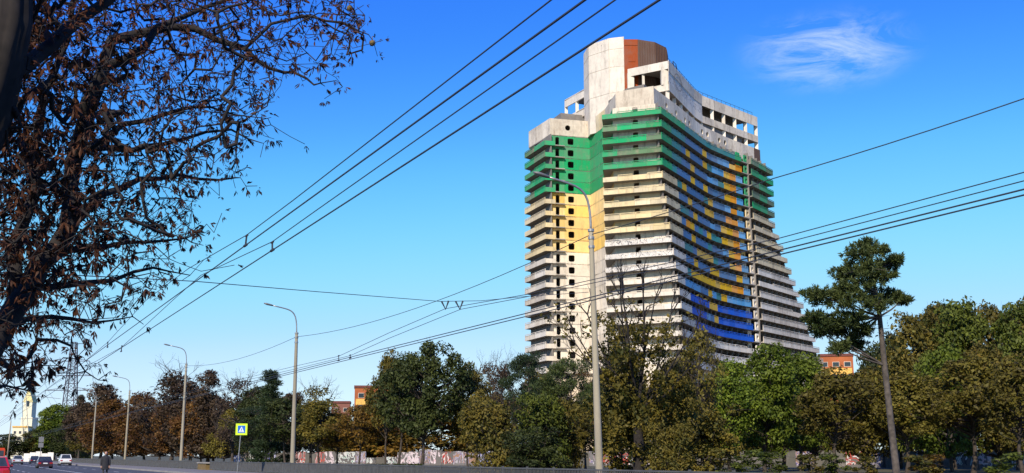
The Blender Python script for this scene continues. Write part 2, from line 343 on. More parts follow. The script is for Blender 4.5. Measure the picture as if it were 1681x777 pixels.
for k in range(-2, 18):
    z = ZS(k); fl = min(1.0, max(0.0, (12 - k) / 10.0)); fb = max(0.0, (12 - k)) / 10.0
    al = (21.0 + 0.4 * fl, 258.8); flank = [lerp2(a, b, fl) for a, b in zip(FL0, FL1)]
    s0 = flank[-1]; s1 = (s0[0] + 2.4, s0[1] + 2.7)
    be = lerp2((72.6, 313.6), (86.0, 328.0), fb)
    tail = (be[0] - 11, be[1] + 10)
    rb = [(s1[0] + 0.6, s1[1] - 0.6), lerp2(s1, be, 0.5), be]
    aw = offset([SP, al, flank[0]], 1.7)
    awall = [SP, (aw[1][0] + 0.6, aw[1][1]), offset([al] + flank, 1.7)[1]]
    fwall = offset([al] + flank, 1.7)[1:]
    outline = [P0, P1, P1b, wallpt(3.7), WV, SP, al] + flank + [(s1[0] + .02, s1[1] - .02)] + rb + [tail, (48, 326), (18, 310)]
    if k >= 13: E, E2 = 'green', 'greendull'
    elif k >= 8: E, E2 = 'creamy', 'creamy'
    else: E, E2 = 'white', 'whitedirty'
    WALLM = 'green' if k >= 13 else 'cream' if k >= 8 else 'white'
    mb = MB(); mb.prism(outline, z, z + 0.24); st = tb(mb, 'storey', M['concrete'])
    if k < 0: tall = 0
    panel_in = -0.02
    def panel(a, b, mat, h=1.08, name='parapet_panel', rail=True):
        """one parapet panel with the rail above it, standing on the slab edge"""
        A, B = Vector(a), Vector(b); d = (B - A).normalized(); a = A + d * 0.02; b = B - d * 0.02
        mb = MB(); mb.wall(a, b, z - 0.03, z + h, 0.12)
        if rail and rng.random() < .1: rail = False
        if rail:
            mb.wall(a, b, z + h + 0.22, z + h + 0.36, 0.10); mb.wall(a, a + d * 0.12, z + h - 0.02, z + h + 0.23, 0.08); mb.wall(b - d * 0.12, b, z + h - 0.02, z + h + 0.23, 0.08)
            n = Vector((d.y, -d.x)) * 0.12
            mb.wall(a + n, b + n, z + h - 0.14, z + h, 0.05)
        return tb(mb, name, M[mat], st)
    # end of the left-hand wing
    es = resample([P0, P1], n=2)
    for i in range(2): panel(es[i], es[i + 1], rng.choice([E, E, E2]), 1.2)
    panel(P1, lerp2(P1, P1b, 0.5), E, rail=False)
    mb = MB(); mb.wall(offset([P0, P1], 1.5)[0], offset([P0, P1], 1.5)[1], z + 0.24, z + 3.0, -0.25)
    tb(mb, 'end_wall', M['innerconcrete'], st)
    # its front wall: door bay and window panel
    mb = MB(); mb.holed(wallpt(0), wallpt(3.7), z + 0.24, z + 2.995, 1.9, 1.2, 0.52, 1.1, 12, 0.3, 12); tb(mb, 'wall_panel', M[WALLM], st)
    mb = MB(); mb.holed(wallpt(3.72), wallpt(WL), z + 0.02, z + 2.985, 1.75, 1.5, 0.82, 0.82, 5, 0.35); tb(mb, 'wall_panel', M[WALLM], st)
    # re-entrant strip beside the front wing
    mb = MB(); mb.wall(WV, lerp2(WV, SP, 0.62), z + 0.02, z + 2.985, -0.3); mb.wall(lerp2(WV, SP, 0.635), SP, z + 0.02, z + 2.985, -0.3)
    if k < 12 or k > 12: tb(mb, 'wall_panel', M[WALLM], st)
    else: tb(mb, 'wall_panel', M['cream'], st)
    mb = MB(); mb.wall(SP, awall[1], z + 0.24, z + 2.99, -0.3); tb(mb, 'wall_panel', M[WALLM], st)
    # front wing, end balcony
    mb = MB(); mb.holed(awall[1], awall[2], z + 0.24, z + 3.0, 5.4, 1.35, 0.65, 1.1, 10, 0.3, 12); tb(mb, 'wall_panel', M['creamy' if 8 <= k < 13 else 'whitedirty'], st)
    ap = resample([al, flank[0]], n=4)
    for i in range(4):
        mt = E if rng.random() < 0.7 else E2
        if k in (6, 7, 5): mt = 'scrawl'
        panel(ap[i], ap[i + 1], mt)
    # return of the balcony along the hidden side
    mb = MB(); mb.wall(lerp2(SP, al, 0.35), al, z - 0.03, z + 1.08, 0.12); tb(mb, 'side_parapet', M[E], st)
    # long curved flank
    fp = resample(flank, n=16); pat = PATTERN.get(k, 'w' * 16)
    mb = MB()
    for i in range(10):
        c = pat[i]; mname = LET.get(c, E if rng.random() < .6 else E2)
        mb.mi = FMATS.index(mname)
        A, B = Vector(fp[i]), Vector(fp[i + 1]); d = (B - A).normalized(); a, b = A + d * .02, B - d * .02
        h_ = 1.25 + rng.uniform(-.05, .05); mb.wall(a, b, z - 0.03, z + h_, 0.12); mb.wall(a, b, z + h_ + .2, z + h_ + .34, 0.10); mb.wall(a, a + d * 0.12, z + h_ - .02, z + h_ + .21, 0.08); mb.wall(b - d * 1.3, b, z + h_ - .02, z + h_ + .21, 0.08)
    tag(tb(mb, 'flank_parapet', [M[q] for q in FMATS], st), kind='stuff')
    for i in range(10, 16):
        c = pat[i]; panel(fp[i], fp[i + 1], LET.get(c, E), 1.25 + rng.uniform(-.05, .05))
    fw = resample(fwall, n=16); mb = MB(); mp_ = MB()
    for i in range(16):
        A, B = Vector(fw[i]), Vector(fw[i + 1]); d = (B - A).normalized()
        mb.wall(A, A + d * 1.25, z + 0.24, z + 2.99, -0.22); mb.wall(A + d * 1.25, B, z + 2.5, z + 2.99, -0.2)
        o = Vector(fp[i]); dv = (o - A); e = A + dv * 0.55
        mp_.wall(A, e, z + 0.24, z + 2.99, 0.14)
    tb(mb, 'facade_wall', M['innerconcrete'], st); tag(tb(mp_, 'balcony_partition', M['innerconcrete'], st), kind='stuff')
    # stair strip with a round window, then the end wing's balconies
    q = offset([s0, s1], 1.5)
    mb = MB(); mb.holed(q[0], lerp2(q[0], q[1], .5), z + 0.24, z + 2.99, .9, 1.15, 0.45, 1.0, 10, 0.3, 12); tb(mb, 'wall_panel', M[WALLM if k > 3 else 'white'], st)
    q = offset([s0, s1], .25)
    mb = MB(); mb.holed(lerp2(q[0], q[1], .52), q[1], z + 0.24, z + 2.3, 0.85, 1.15, 0.5, 0.52, 2, 0.3, 14); tb(mb, 'wall_panel', M[E], st)
    bp_ = resample([rb[0], be], n=3)
    for i in range(3): panel(bp_[i], bp_[i + 1], E if rng.random() < .6 else E2, 1.25)
    nb = max(3, round((Vector(be) - Vector(rb[0])).length / 3.2)); bo = resample([rb[0], be], n=nb); bw = offset(bo, 1.7); mb = MB(); mp_ = MB()
    for i in range(nb):
        A, B = Vector(bw[i]), Vector(bw[i + 1]); d = (B - A).normalized()
        mb.wall(A, A + d * 1.3, z + 0.24, z + 2.99, -0.22); mb.wall(A + d * 1.3, B, z + 2.5, z + 2.99, -0.2)
        mp_.wall(A, A + (Vector(bo[i]) - A) * 0.6, z + 0.24, z + 2.99, 0.14)
    mb.wall(bw[-1], (bw[-1][0] - 9, bw[-1][1] + 8.2), z + .24, z + 2.99, -0.22)
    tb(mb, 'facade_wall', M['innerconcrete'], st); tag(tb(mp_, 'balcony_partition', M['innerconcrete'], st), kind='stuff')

# dark core behind the rooms
core = [(9.5, 297), (12.6, 288), (19.5, 290.5), (27.5, 268), (31.5, 264.5), (43.5, 287.5), (50.5, 297), (64, 312), (59, 320), (46, 318), (20, 304)]
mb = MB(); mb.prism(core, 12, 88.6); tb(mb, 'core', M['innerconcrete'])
pod = [(4, 293), (8, 279), (20, 283), (18, 256), (36, 248), (51, 278), (88, 322), (76, 342), (46, 330), (14, 312)]
mb = MB(); mb.prism(pod, 0, 9.5); mb.prism(pod, 12.5, 15.5)
mb.prism(offset(pod + [pod[0]], 3)[:-1], 9.5, 21.2)
tb(mb, 'podium', M['whitedirty'])
# white top storey with portholes
zt0, zt1 = ZS(18), 85.5
def band(a, b, mat, hole=None, z0=zt0, z1=zt1, name='wall_panel'):
    mb = MB()
    if hole: mb.holed(a, b, z0, z1, hole[0], hole[1], hole[2], hole[2], 2, 0.35, 16)
    else: mb.wall(a, b, z0, z1, -0.3)
    return tb(mb, name, M[mat])
top_out = [(4.4, 294.8), W0, WV, SP, (24.4, 262.0), (32.9, 257.6), (40.4, 271.6), (47.9, 286.6), (50.0, 290.2), (57.8, 300.6), (69.4, 313.6), (60, 323), (46, 325), (18, 309)]
mb = MB(); mb.prism(top_out, zt0 - 0.25, zt0); tb(mb, 'roof_slab', M['concrete'])
ln = resample([top_out[0], top_out[1]], n=3)
for i in range(3): band(ln[i], ln[i + 1], 'whitedirty')
band(W0, lerp2(W0, WV, 0.30), 'whitedirty'); band(lerp2(W0, WV, 0.302), lerp2(W0, WV, 0.6), 'whitedirty', (1.55, 2.1, 0.72)); band(lerp2(W0, WV, 0.602), WV, 'whitedirty')
band(WV, lerp2(WV, SP, .62), 'creamy'); band(lerp2(WV, SP, .63), SP, 'creamy'); band(SP, top_out[4], 'whitedirty')
ln = resample([top_out[4], top_out[5]], n=2)
for i in range(2): band(ln[i], ln[i + 1], 'whitedirty', z1=zt1 + 0.4)
ln = resample(top_out[5:11], n=20)
for i in range(20):
    ho = None
    if i in (2, 4, 6, 7): ho = (1.4, 2.2, 0.62)
    if i in (10, 11, 13, 14): ho = (1.4, 2.6, 0.68)
    band(ln[i], lerp2(ln[i], ln[i + 1], 0.985), 'rust' if i == 19 else 'whitedirty', ho)
mb = MB(); mb.prism([(p[0] + (34 - p[0]) * .03, p[1] + (293 - p[1]) * .03) for p in top_out], 84.4, 84.6); tb(mb, 'roof_slab', M['concrete'])
# open penthouse storeys on columns
pf = [(28.8, 275.2), (38.0, 269.0), (49.0, 294.4), (50.6, 296.6), (69.6, 316.8)]
pent = pf + [(60, 324), (44, 324), (26, 300)]
for z in (88.6, 94.9):
    mb = MB(); mb.prism(pent, z, z + 0.3); tb(mb, 'penthouse_floor', M['concrete'])
def runband(line, z0, z1, mat, n, name='spandrel_panel'):
    q = resample(line, n=n)
    for i in range(n):
        mb = MB(); mb.wall(q[i], lerp2(q[i], q[i + 1], 0.992), z0, z1, 0.12); tb(mb, name, M[mat])
runband(pf[:2], 94.0, 96.0, 'white', 2); runband(pf[1:4], 93.4, 96.2, 'whitedirty', 5); runband(pf[3:], 93.2, 96.0, 'whitedirty', 5)
runband(pf[:2], 88.5, 90.2, 'white', 2); runband(pf[1:4], 88.5, 90.6, 'white', 5); runband(pf[3:], 88.5, 90.4, 'whitedirty', 5)
runband(offset(pf[1:4], 0.1), 90.6, 93.4, 'scrawl', 5, 'wall_panel')
def column(p, z0, z1, w=0.45, mat='white'):
    mb = MB(); mb.box(p[0] - w, p[0] + w, p[1] - w, p[1] + w, z0, z1); tb(mb, 'column', M[mat])
pin = offset(pf, 0.6)
for q in resample([pin[3], pin[4]], n=5): column(q, 90.2, 94.9)
for f, w in ((0.04, 0.8), (0.38, 0.3), (0.93, 0.8)): column(lerp2(pin[0], pin[1], f), 90.1, 94.9, w)
for q in resample([pin[1], pin[2], pin[3]], n=5) + resample([pin[3], pin[4]], n=5)[1:]: column(q, 84.5, 88.6)
mb = MB(); mb.prism([(30, 281), (36, 278), (45, 297), (62, 314), (56, 320), (40, 318), (28, 302)], 84.5, 94.9); tb(mb, 'core', M['innerconcrete'])
mb = MB(); q = resample(offset(pf[1:], 0.2), n=26)
for i in range(26):
    mb.tube([(q[i][0], q[i][1], 96), (q[i][0], q[i][1], 97.0)], 0.05, 4)
    if i: mb.tube([(q[i - 1][0], q[i - 1][1], 96.95), (q[i][0], q[i][1], 96.95)], 0.05, 4)
tb(mb, 'roof_railing', M['railing'])
# the mural ring painted on the penthouse wall
mb = MB(); a = Vector(lerp2(pf[1], pf[2], 0.30)); d = (Vector(pf[2]) - Vector(pf[1])).normalized(); n = Vector((d.y, -d.x)) * 0.2
for i in range(28):
    q = [2 * math.pi * (i + j) / 28 for j in (0, 1)]
    pts = [(a + d * (3.6 * r * math.cos(w)) + n, 93.0 + 2.1 * r * math.sin(w)) for w, r in ((q[0], 1), (q[1], 1), (q[1], 0.9), (q[0], 0.9))]
    mb.add([(p.x, p.y, zz) for p, zz in pts], [(0, 1, 2, 3)])
tb(mb, 'mural_ring', M['concrete'])
# small open penthouse over the left-hand wing
lf = [(13.2, 300), (14.1, 298.6), (19.3, 288.0), (24, 290)]
for z0, z1 in ((88.2, 90.4), (93.2, 95.4)):
    q = resample(lf[1:3], n=2)
    for i in range(2): mb = MB(); mb.wall(q[i], q[i + 1], z0, z1, -0.3); tb(mb, 'spandrel_panel', M['white'])
    mb = MB(); mb.prism([lf[1], lf[2], (26, 291), (22, 303)], z1 - 0.4, z1 - 0.1); tb(mb, 'penthouse_floor', M['concrete'])
for q in resample(offset(lf[1:3], 0.5), n=2): column(q, 84.5, 93.4, 0.4)
# round lift tower on the roof
dc = Vector((29.6, 287.0)); R = 11.0
DA = [-98, -80, -54, -26, 4, 34, 64, 94, 122, 148, 170, 206, 242, 262]
for i in range(len(DA) - 1):
    w0, w1 = math.radians(DA[i]), math.radians(DA[i + 1])
    a = dc + Vector((math.cos(w0), math.sin(w0))) * R; b = dc + Vector((math.cos(w1), math.sin(w1))) * R
    brown = DA[i] < 120; zz = 104.9 if not brown else 104.2
    if not brown:
        mb = MB(); mb.wall(a, lerp2(a, b, 0.99), 81.2, zz, -0.35)
        for h0, h1 in ((zz - 3.0, zz - 0.5), (97.2, zz - 3.15), (90.5, 97.05)):
            mb.wall(lerp2(a, b, .02), lerp2(a, b, .98), h0, h1, 0.07)
        tb(mb, 'drum_panel', M['white'])
    else:
        mb = MB(); mb.wall(a, lerp2(a, b, 0.995), 81.2, zz, -0.35)
        if i: 
            for j in range(7): mb.wall(lerp2(a, b, j / 7 + .01), lerp2(a, b, j / 7 + .09), 88, zz - 0.4, 0.14)
        else: mb.wall(a, b, zz - 1.6, zz - 0.2, 0.1); mb.wall(lerp2(a, b, .3), lerp2(a, b, .8), 98.3, 98.8, 0.1)
        tb(mb, 'drum_panel', M['rustred' if i == 0 else 'rust'])
mb = MB(); mb.prism([(dc.x + math.cos(math.radians(-101 + 30 * i)) * 10.6, dc.y + math.sin(math.radians(-101 + 30 * i)) * 10.6) for i in range(12)], 103.4, 103.8); tb(mb, 'drum_roof', M['concrete'])
mb = MB()
for i in range(7):
    w = math.radians(-30 + 12 * i); p = dc + Vector((math.cos(w), math.sin(w))) * 13; mb.tube([(p.x, p.y, 96), (p.x, p.y, 100)], 0.09, 4)
    w2 = math.radians(-18 + 12 * i); p2 = dc + Vector((math.cos(w2), math.sin(w2))) * 13; mb.tube([(p.x, p.y, 100), (p2.x, p2.y, 100)], 0.09, 4); mb.tube([(p.x, p.y, 100), (p2.x, p2.y, 96)], 0.07, 4)
tb(mb, 'roof_frame', M['railing'])

# ------------------------------------------------------------------ distant buildings
def block(name, label, cat, p, w, d, h, rz, wallm, rows, cols, ww, wh, roofm, stripe=None):
    t = thing(name, label, cat, p, rz); mb = MB(); mb.box(-w / 2, w / 2, 0, d, 0, h); mb.build('wall', wallm, t)
    mb = MB(); mb.box(-w / 2 - .2, w / 2 + .2, -.25, d + .2, h, h + .7); mb.build('roof', roofm, t)
    if stripe:
        mb = MB(); mb.box(-w / 2 + .4, w / 2 - .4, -.12, 0.02, h - 5.2, h - 3.4); mb.build('balcony_band', stripe, t)
    for i in range(rows):
        for j in range(cols):
            x = -w / 2 + (j + .5) * w / cols; z = h - 1.6 - i * 3.0 - wh / 2
            mb = MB(); mb.box(x - ww / 2, x + ww / 2, -.06, 0.02, z - wh / 2, z + wh / 2); f = mb.build('window', M['white'], t)
            mb = MB(); mb.box(x - ww / 2 + .1, x + ww / 2 - .1, -.10, -.05, z - wh / 2 + .1, z + wh / 2 - .1); mb.build('pane', GLASS, f)
    return t
M['pale'] = plain('pale far render', (0.75, 0.70, 0.50), 0.9, 0, 0.1)
GLASS = plain('window glass', (0.03, 0.04, 0.05), 0.12, 0.0, 0.2)
M['brick'] = plain('orange brick', (0.36, 0.105, 0.035), 0.9, 0, 0.2, 0.3); M['brick2'] = plain('dull red brick', (0.22, 0.09, 0.065), 0.9, 0, 0.2, 0.3)
M['roofred'] = plain('dark red roof', (0.15, 0.05, 0.04), 0.9); M['ochre'] = plain('ochre balcony', (0.72, 0.42, 0.10), 0.9)
p = at(580, 748, 360); block('apartment_block', 'sunlit orange brick apartment block behind the big dark maple', 'building', (p.x + 8, 360, 0), 16, 10, at(580, 637, 360).z, 0.12, M['brick'], 7, 4, 1.8, 1.5, M['roofred'], M['ochre'])
p = at(557, 748, 400); block('apartment_block', 'small dull red brick block far behind the yellowing trees', 'building', (p.x, 400, 0), 6.2, 8, at(557, 662, 400).z, 0.1, M['brick2'], 4, 2, 1.3, 1.4, M['roofred'])
p = at(1380, 748, 330); block('apartment_block', 'orange brick block with cream balconies beyond the pine and tower', 'building', (p.x, 330, 0), 9.5, 10, at(1380, 585, 330).z, -0.25, M['brick'], 6, 3, 1.9, 1.4, M['roofred'], M['ochre'])

# apartment slab added out of view, to throw shade on the near chestnut
block('apartment_block', 'long pale apartment slab added unseen behind the viewer to shade the chestnut', 'building', (-31, -50, 0), 74, 14, 48, math.pi - 0.44, M['pale'], 14, 18, 1.7, 1.5, M['roofred'])
M['palegold'] = plain('pale gold roof', (0.72, 0.62, 0.28), 0.7, 0, .1)
# far pale gable with a clock-like window and a low pale block beside it
p = at(64, 748, 640); t = thing('gabled_building', 'pale yellow far building with a pointed gable beside the lattice pylon', 'building', (p.x, 620, 0))
hz = at(64, 660, 620).z; hp = at(64, 637, 620).z
mb = MB(); mb.box(-6, 6, 0, 14, 0, hz - 16); mb.box(-3, 3, 0.1, 8, hz - 16, hz - 8); mb.box(-2.3, 2.3, 0.2, 6, hz - 8, hz); mb.build('wall', M['pale'], t)
mb = MB(); mb.add([(-2.7, -.1, hz), (2.7, -.1, hz), (2.7, 6.2, hz), (-2.7, 6.2, hz), (0, -.1, hp), (0, 6.2, hp)], [(0, 1, 4), (2, 3, 5), (1, 2, 5, 4), (3, 0, 4, 5), (0, 3, 2, 1)]); mb.build('gable', M['palegold'], t)
mb = MB(); mb.box(-.7, .7, -.2, 0.25, hz - 2.2, hz + .6); mb.build('window', GLASS, t)
p = at(30, 748, 560); t = block('office_block', 'low pale far building below the crane at far left', 'building', (p.x, 560, 0), 7, 10, at(30, 702, 560).z, 0.2, M['pale'], 3, 3, 1.2, 1.4, M['ochre'])
# white site hoarding and container along the far side of the road
def hoarding(x0, x1, Y, h, n, label):
    a, b = foot(x0, Y), foot(x1, Y); t = thing('site_hoarding', label, 'hoarding', a)
    for i in range(n):
        q0 = (b - a) * (i / n); q1 = (b - a) * ((i + .97) / n); mb = MB(); mb.wall((q0.x, q0.y), (q1.x, q1.y), 0.05, h + 0.25 * ((i * 7) % 3), -.1); mb.build('panel', M['pale2'], t)
M['pale2'] = plain('white sheet', (0.75, 0.71, 0.63), 0.8, 0, 0.1)
hoarding(39, 88, 300, 2.1, 5, 'white sheet hoarding beyond the cars at the far left')

# ------------------------------------------------------------------ lattice pylon and crane
M['pylon'] = plain('dark galvanised lattice', (0.10, 0.09, 0.11), 0.7, 0.2, 0.1)
def lattice(mb, p, ws, zs, r, rb):
    cor = lambda w, z: [Vector((p.x + sx * w, p.y + sy * w, z)) for sx, sy in ((-1, -1), (1, -1), (1, 1), (-1, 1))]
    for i in range(len(zs) - 1):
        A, B = cor(ws[i], zs[i]), cor(ws[i + 1], zs[i + 1])
        for k in range(4):
            mb.tube([A[k], B[k]], r, 4); mb.tube([A[k], B[(k + 1) % 4]], rb, 3); mb.tube([A[(k + 1) % 4], B[k]], rb, 3); mb.tube([B[k], B[(k + 1) % 4]], rb, 3)
PY = foot(109, 520); zt = at(112, 562, 520).z
t = thing('power_pylon', 'tall steel lattice power pylon with cross arms above the far trees', 'pylon', PY)
zs = [zt * i / 14 for i in range(15)]; ws = [2.6 * (1 - i / 14) ** 0.9 + 0.95 for i in range(15)]
mb = MB(); lattice(mb, Vector((0, 0, 0)), ws, zs, 0.22, 0.11); mb.build('lattice_mast', M['pylon'], t)
ARMZ = []
for yy, x0, x1 in ((593, 66, 136), (617, 62, 143), (641, 68, 150)):
    z = at(109, yy, 520).z; ARMZ.append(z); mb = MB()
    for xe in (x0, x1):
        e = (xe - 109) / F * 520 / 0.98; s_ = 1 if e > 0 else -1
        mb.tube([(s_ * .8, -.5, z), (e, 0, z)], 0.14, 4); mb.tube([(s_ * .8, .5, z), (e, 0, z)], 0.14, 4); mb.tube([(s_ * .8, 0, z + 1.5), (e, 0, z)], 0.1, 4)
        for q in (0.35, 0.65): mb.tube([(e * q, 0, z), (e * q, 0, z + 1.5 * (1 - q))], 0.08, 3)
        mb.tube([(e, 0, z), (e, 0, z - 1.6)], 0.13, 5)
    mb.build('cross_arm', M['pylon'], t)
for i, (dx, z) in enumerate(((-11.8, ARMZ[0]), (7.4, ARMZ[0]), (-12.9, ARMZ[1]), (9.3, ARMZ[1]), (-11.2, ARMZ[2]))):
    a = PY + Vector((dx, 0, z - 1.6)); b = a + Vector((-60 if i % 2 else -64, 220, 2)); q = [a.lerp(b, k / 10) - Vector((0, 0, 9 * 4 * (k / 10) * (1 - k / 10))) for k in range(11)]
    mb = MB(); mb.tube(q, 0.05, 4)
    tag(mb.build('power_line', M['wire']), 'thin power line strung from the far pylon, ' + ('left end of its upper arm', 'right end of its upper arm', 'left end of its middle arm', 'right end of its middle arm', 'left end of its lower arm')[i], 'cable', 'power lines of the pylon')
CR = foot(34, 560); t = thing('gantry_mast', 'slender leaning twin-legged lattice mast behind the far left trees', 'mast', CR)
zt = at(30, 648, 560).z
mb = MB(); mb.tube([(1.6, 0, 0), (-1.6, 0, zt)], 0.16, 5); mb.tube([(4.6, 0, 0), (0.2, 0, zt)], 0.16, 5); mb.build('mast_leg', M['steel'], t)
mb = MB(); mb.tube([(-1.9, 0, zt), (10, 0, zt - 1.2)], 0.14, 4); mb.tube([(10, 0, zt - 1.2), (17, 0, zt - 2.0)], 0.10, 4); mb.tube([(-2.2, 0, zt * .62), (9, 0, zt * .63)], 0.09, 4)
for i in range(7): f = i / 7; mb.tube([(1.6 - 3.2 * f, 0, zt * f), (4.6 - 4.4 * min(1, f + .12), 0, zt * min(1, f + .12))], 0.07, 3)
mb.build('cross_beam', M['steel'], t)

# ------------------------------------------------------------------ graffiti wall
WA, WB = foot(380, 215), foot(1760, 140)
GRAF = []
def graffiti(name, base, cols, sc):
    m, n, l, b = base_mat(name, 0.9); tcn = n.new('ShaderNodeTexCoord'); oi = n.new('ShaderNodeObjectInfo')
    mpn = n.new('ShaderNodeMapping'); mpn.inputs['Scale'].default_value = (1.0, 1.0, 0.55); l.new(tcn.outputs['Object'], mpn.inputs[0])
    cx = n.new('ShaderNodeCombineXYZ'); ml = n.new('ShaderNodeMath'); ml.operation = 'MULTIPLY'; ml.inputs[1].default_value = 60; l.new(oi.outputs['Random'], ml.inputs[0])
    l.new(ml.outputs[0], cx.inputs[0]); l.new(cx.outputs[0], mpn.inputs['Location'])
    z = n.new('ShaderNodeTexNoise'); z.inputs['Scale'].default_value = sc; z.inputs['Detail'].default_value = 2; z.inputs['Distortion'].default_value = 1.4; l.new(mpn.outputs[0], z.inputs[0])
    r = n.new('ShaderNodeValToRGB'); r.color_ramp.interpolation = 'CONSTANT'; l.new(z.outputs['Fac'], r.inputs[0])
    el = r.color_ramp.elements; el[0].color = base + (1,); el[1].position = 0.46; el[1].color = cols[0] + (1,)
    for q, c in zip((0.50, 0.545, 0.57, 0.64), cols[1:] + [base]): e = el.new(q); e.color = c + (1,)
    # the paint stops short of the wall's top and foot
    sp = n.new('ShaderNodeSeparateXYZ'); l.new(tcn.outputs['Object'], sp.inputs[0])
    z2 = n.new('ShaderNodeTexNoise'); z2.inputs['Scale'].default_value = 1.2; l.new(mpn.outputs[0], z2.inputs[0])
    ad = n.new('ShaderNodeMath'); ad.operation = 'MULTIPLY_ADD'; l.new(z2.outputs['Fac'], ad.inputs[0]); ad.inputs[1].default_value = 1.4; l.new(sp.outputs['Z'], ad.inputs[2])
    s1 = n.new('ShaderNodeMapRange'); s1.inputs['From Min'].default_value = 1.0; s1.inputs['From Max'].default_value = 1.05; l.new(ad.outputs[0], s1.inputs[0])
    mx = n.new('ShaderNodeMixRGB'); l.new(s1.outputs[0], mx.inputs[0]); mx.inputs[1].default_value = base + (1,); l.new(r.outputs[0], mx.inputs[2])
    l.new(mx.outputs[0], b.inputs['Base Color']); return m
def graffiti_(n, b, c, q): return graffiti(n, tuple(v * .6 for v in b), [tuple(v * .85 for v in k) for k in c], q)
GB = (0.22, 0.20, 0.18)
G = [graffiti_('white and green tags', GB, [(0.05, 0.05, 0.06), (0.72, 0.70, 0.66), (0.06, 0.25, 0.15), (0.7, 0.68, 0.62)], 1.0),
     graffiti_('grey and violet tags', (0.27, 0.25, 0.24), [(0.62, 0.58, 0.6), (0.14, 0.10, 0.22), (0.5, 0.45, 0.5), (0.35, 0.2, 0.12)], 1.3),
     graffiti_('red and white tags', GB, [(0.45, 0.04, 0.03), (0.7, 0.66, 0.6), (0.04, 0.04, 0.05), (0.5, 0.08, 0.05)], 0.9),
     graffiti_('pink and white tags', (0.24, 0.22, 0.2), [(0.7, 0.5, 0.52), (0.75, 0.70, 0.68), (0.08, 0.05, 0.07), (0.72, 0.6, 0.6)], 0.8),
     graffiti_('blue tags', (0.25, 0.24, 0.22), [(0.05, 0.06, 0.3), (0.66, 0.64, 0.7), (0.08, 0.09, 0.35), (0.5, 0.5, 0.6)], 1.0),
     paint('plain wall concrete', (0.12, 0.11, 0.09), amount=0.5), paint('grubby wall concrete', (0.09, 0.085, 0.065), amount=0.6)]
gw = thing('graffiti_wall', 'long low concrete panel wall covered in graffiti behind the park trees', 'wall', WA)
NW = 62; seq = [4, 5, 0, 1, 4, 5, 6, 2, 5, 2, 3, 0, 0, 1, 0, 5, 0, 3, 3, 1, 3, 2, 1, 1, 4, 4, 6, 5, 6, 2, 3, 5, 6, 1, 2, 2, 0, 3, 1, 1, 5, 6, 6, 5, 5, 6, 6, 1, 6, 5, 2, 1, 5, 6, 2, 5, 0, 3, 5, 3, 3, 3, 3]
for i in range(NW):
    a = (WB - WA) * (i / NW); b = (WB - WA) * ((i + .985) / NW); d = (b - a).normalized(); h = 2.15 + 0.08 * math.sin(i * 2.1) + (0.3 if i in (19, 20) else 0) - (0.9 if 14 <= i <= 16 else 0)
    mb = MB(); Ln = (b - a).length; mb.box(0, Ln, 0, 0.16, 0.0, h); mb.box(0, Ln, -.03, -.001, h - 0.16, h); mb.box(0, 0.12, -.03, -.001, 0, h - .165); mb.box(Ln - .12, Ln, -.03, -.001, 0, h - .165)
    o = mb.build('wall_panel', G[seq[i % len(seq)]], gw); o.location = a; o.rotation_euler = (0, 0, math.atan2(d.y, d.x))

# ------------------------------------------------------------------ roadside fence
FO = 25.5
def fence(y0, y1, label, ymax_single):
    t = thing('pedestrian_fence', label, 'fence', rp(FO, y0, 0.12), math.atan2(RD.y, RD.x)); Ln = (rp(FO, y1) - rp(FO, y0)).length
    mb = MB(); mb.box(0, Ln, -.025, .025, .80, .86); mb.build('top_rail', M['fence'], t)
    mb = MB(); mb.box(0, Ln, -.02, .02, .10, .15); mb.build('bottom_rail', M['fence'], t)
    n = int(Ln / 2.5); mb = MB(); mb.box(-.04, .04, -.04, .04, -.02, .91); pm = None
    for i in range(n + 1):
        if pm is None: o = mb.build('post', M['fence'], t); pm = o.data
        else: o = link('post', pm, t)
        o.location = (Ln * i / n, 0, 0)
    x = 0.13; k = 0; bars = MB(); bm_ = None; one = MB(); one.box(-.022, .022, -.012, .012, .12, .82)
    while x < Ln - .05:
        if k < ymax_single:
            if bm_ is None: o = one.build('baluster', M['fence'], t); bm_ = o.data
            else: o = link('baluster', bm_, t)
            o.location = (x, 0, 0)
        else: bars.box(x - .022, x + .022, -.012, .012, .12, .82)
        x += 0.135; k += 1
    if bars.v: tag(bars.build('baluster_run', M['fence'], t), kind='stuff')
yg = at_off(354, 748 + 9, FO).y
Yg0 = FO / (RS + (363 - 840.5) / F / CS); Yg1 = FO / (RS + (346 - 840.5) / F / CS)
fence(27.0, Yg0, 'grey railing fence with upright bars beside the tall lamp pole', 300)
fence(Yg1, 260, 'grey railing fence running away beside the rust coloured trees', 0)
# low masonry block in the gap of the fence
p = rp(FO, (Yg0 + Yg1) / 2, 0.12); t = thing('crossing_block', 'low ochre masonry block standing in the gap of the fence', 'block', p, math.atan2(RD.y, RD.x))
mb = MB(); mb.box(-2.2, 2.2, -.3, .3, 0, .62); mb.build('plinth', plain('ochre masonry', (0.17, 0.11, 0.035), 0.9), t)
mb = MB(); mb.box(-2.35, 2.35, -.38, .38, .621, .75); mb.build('capstone', M['kerb'], t)

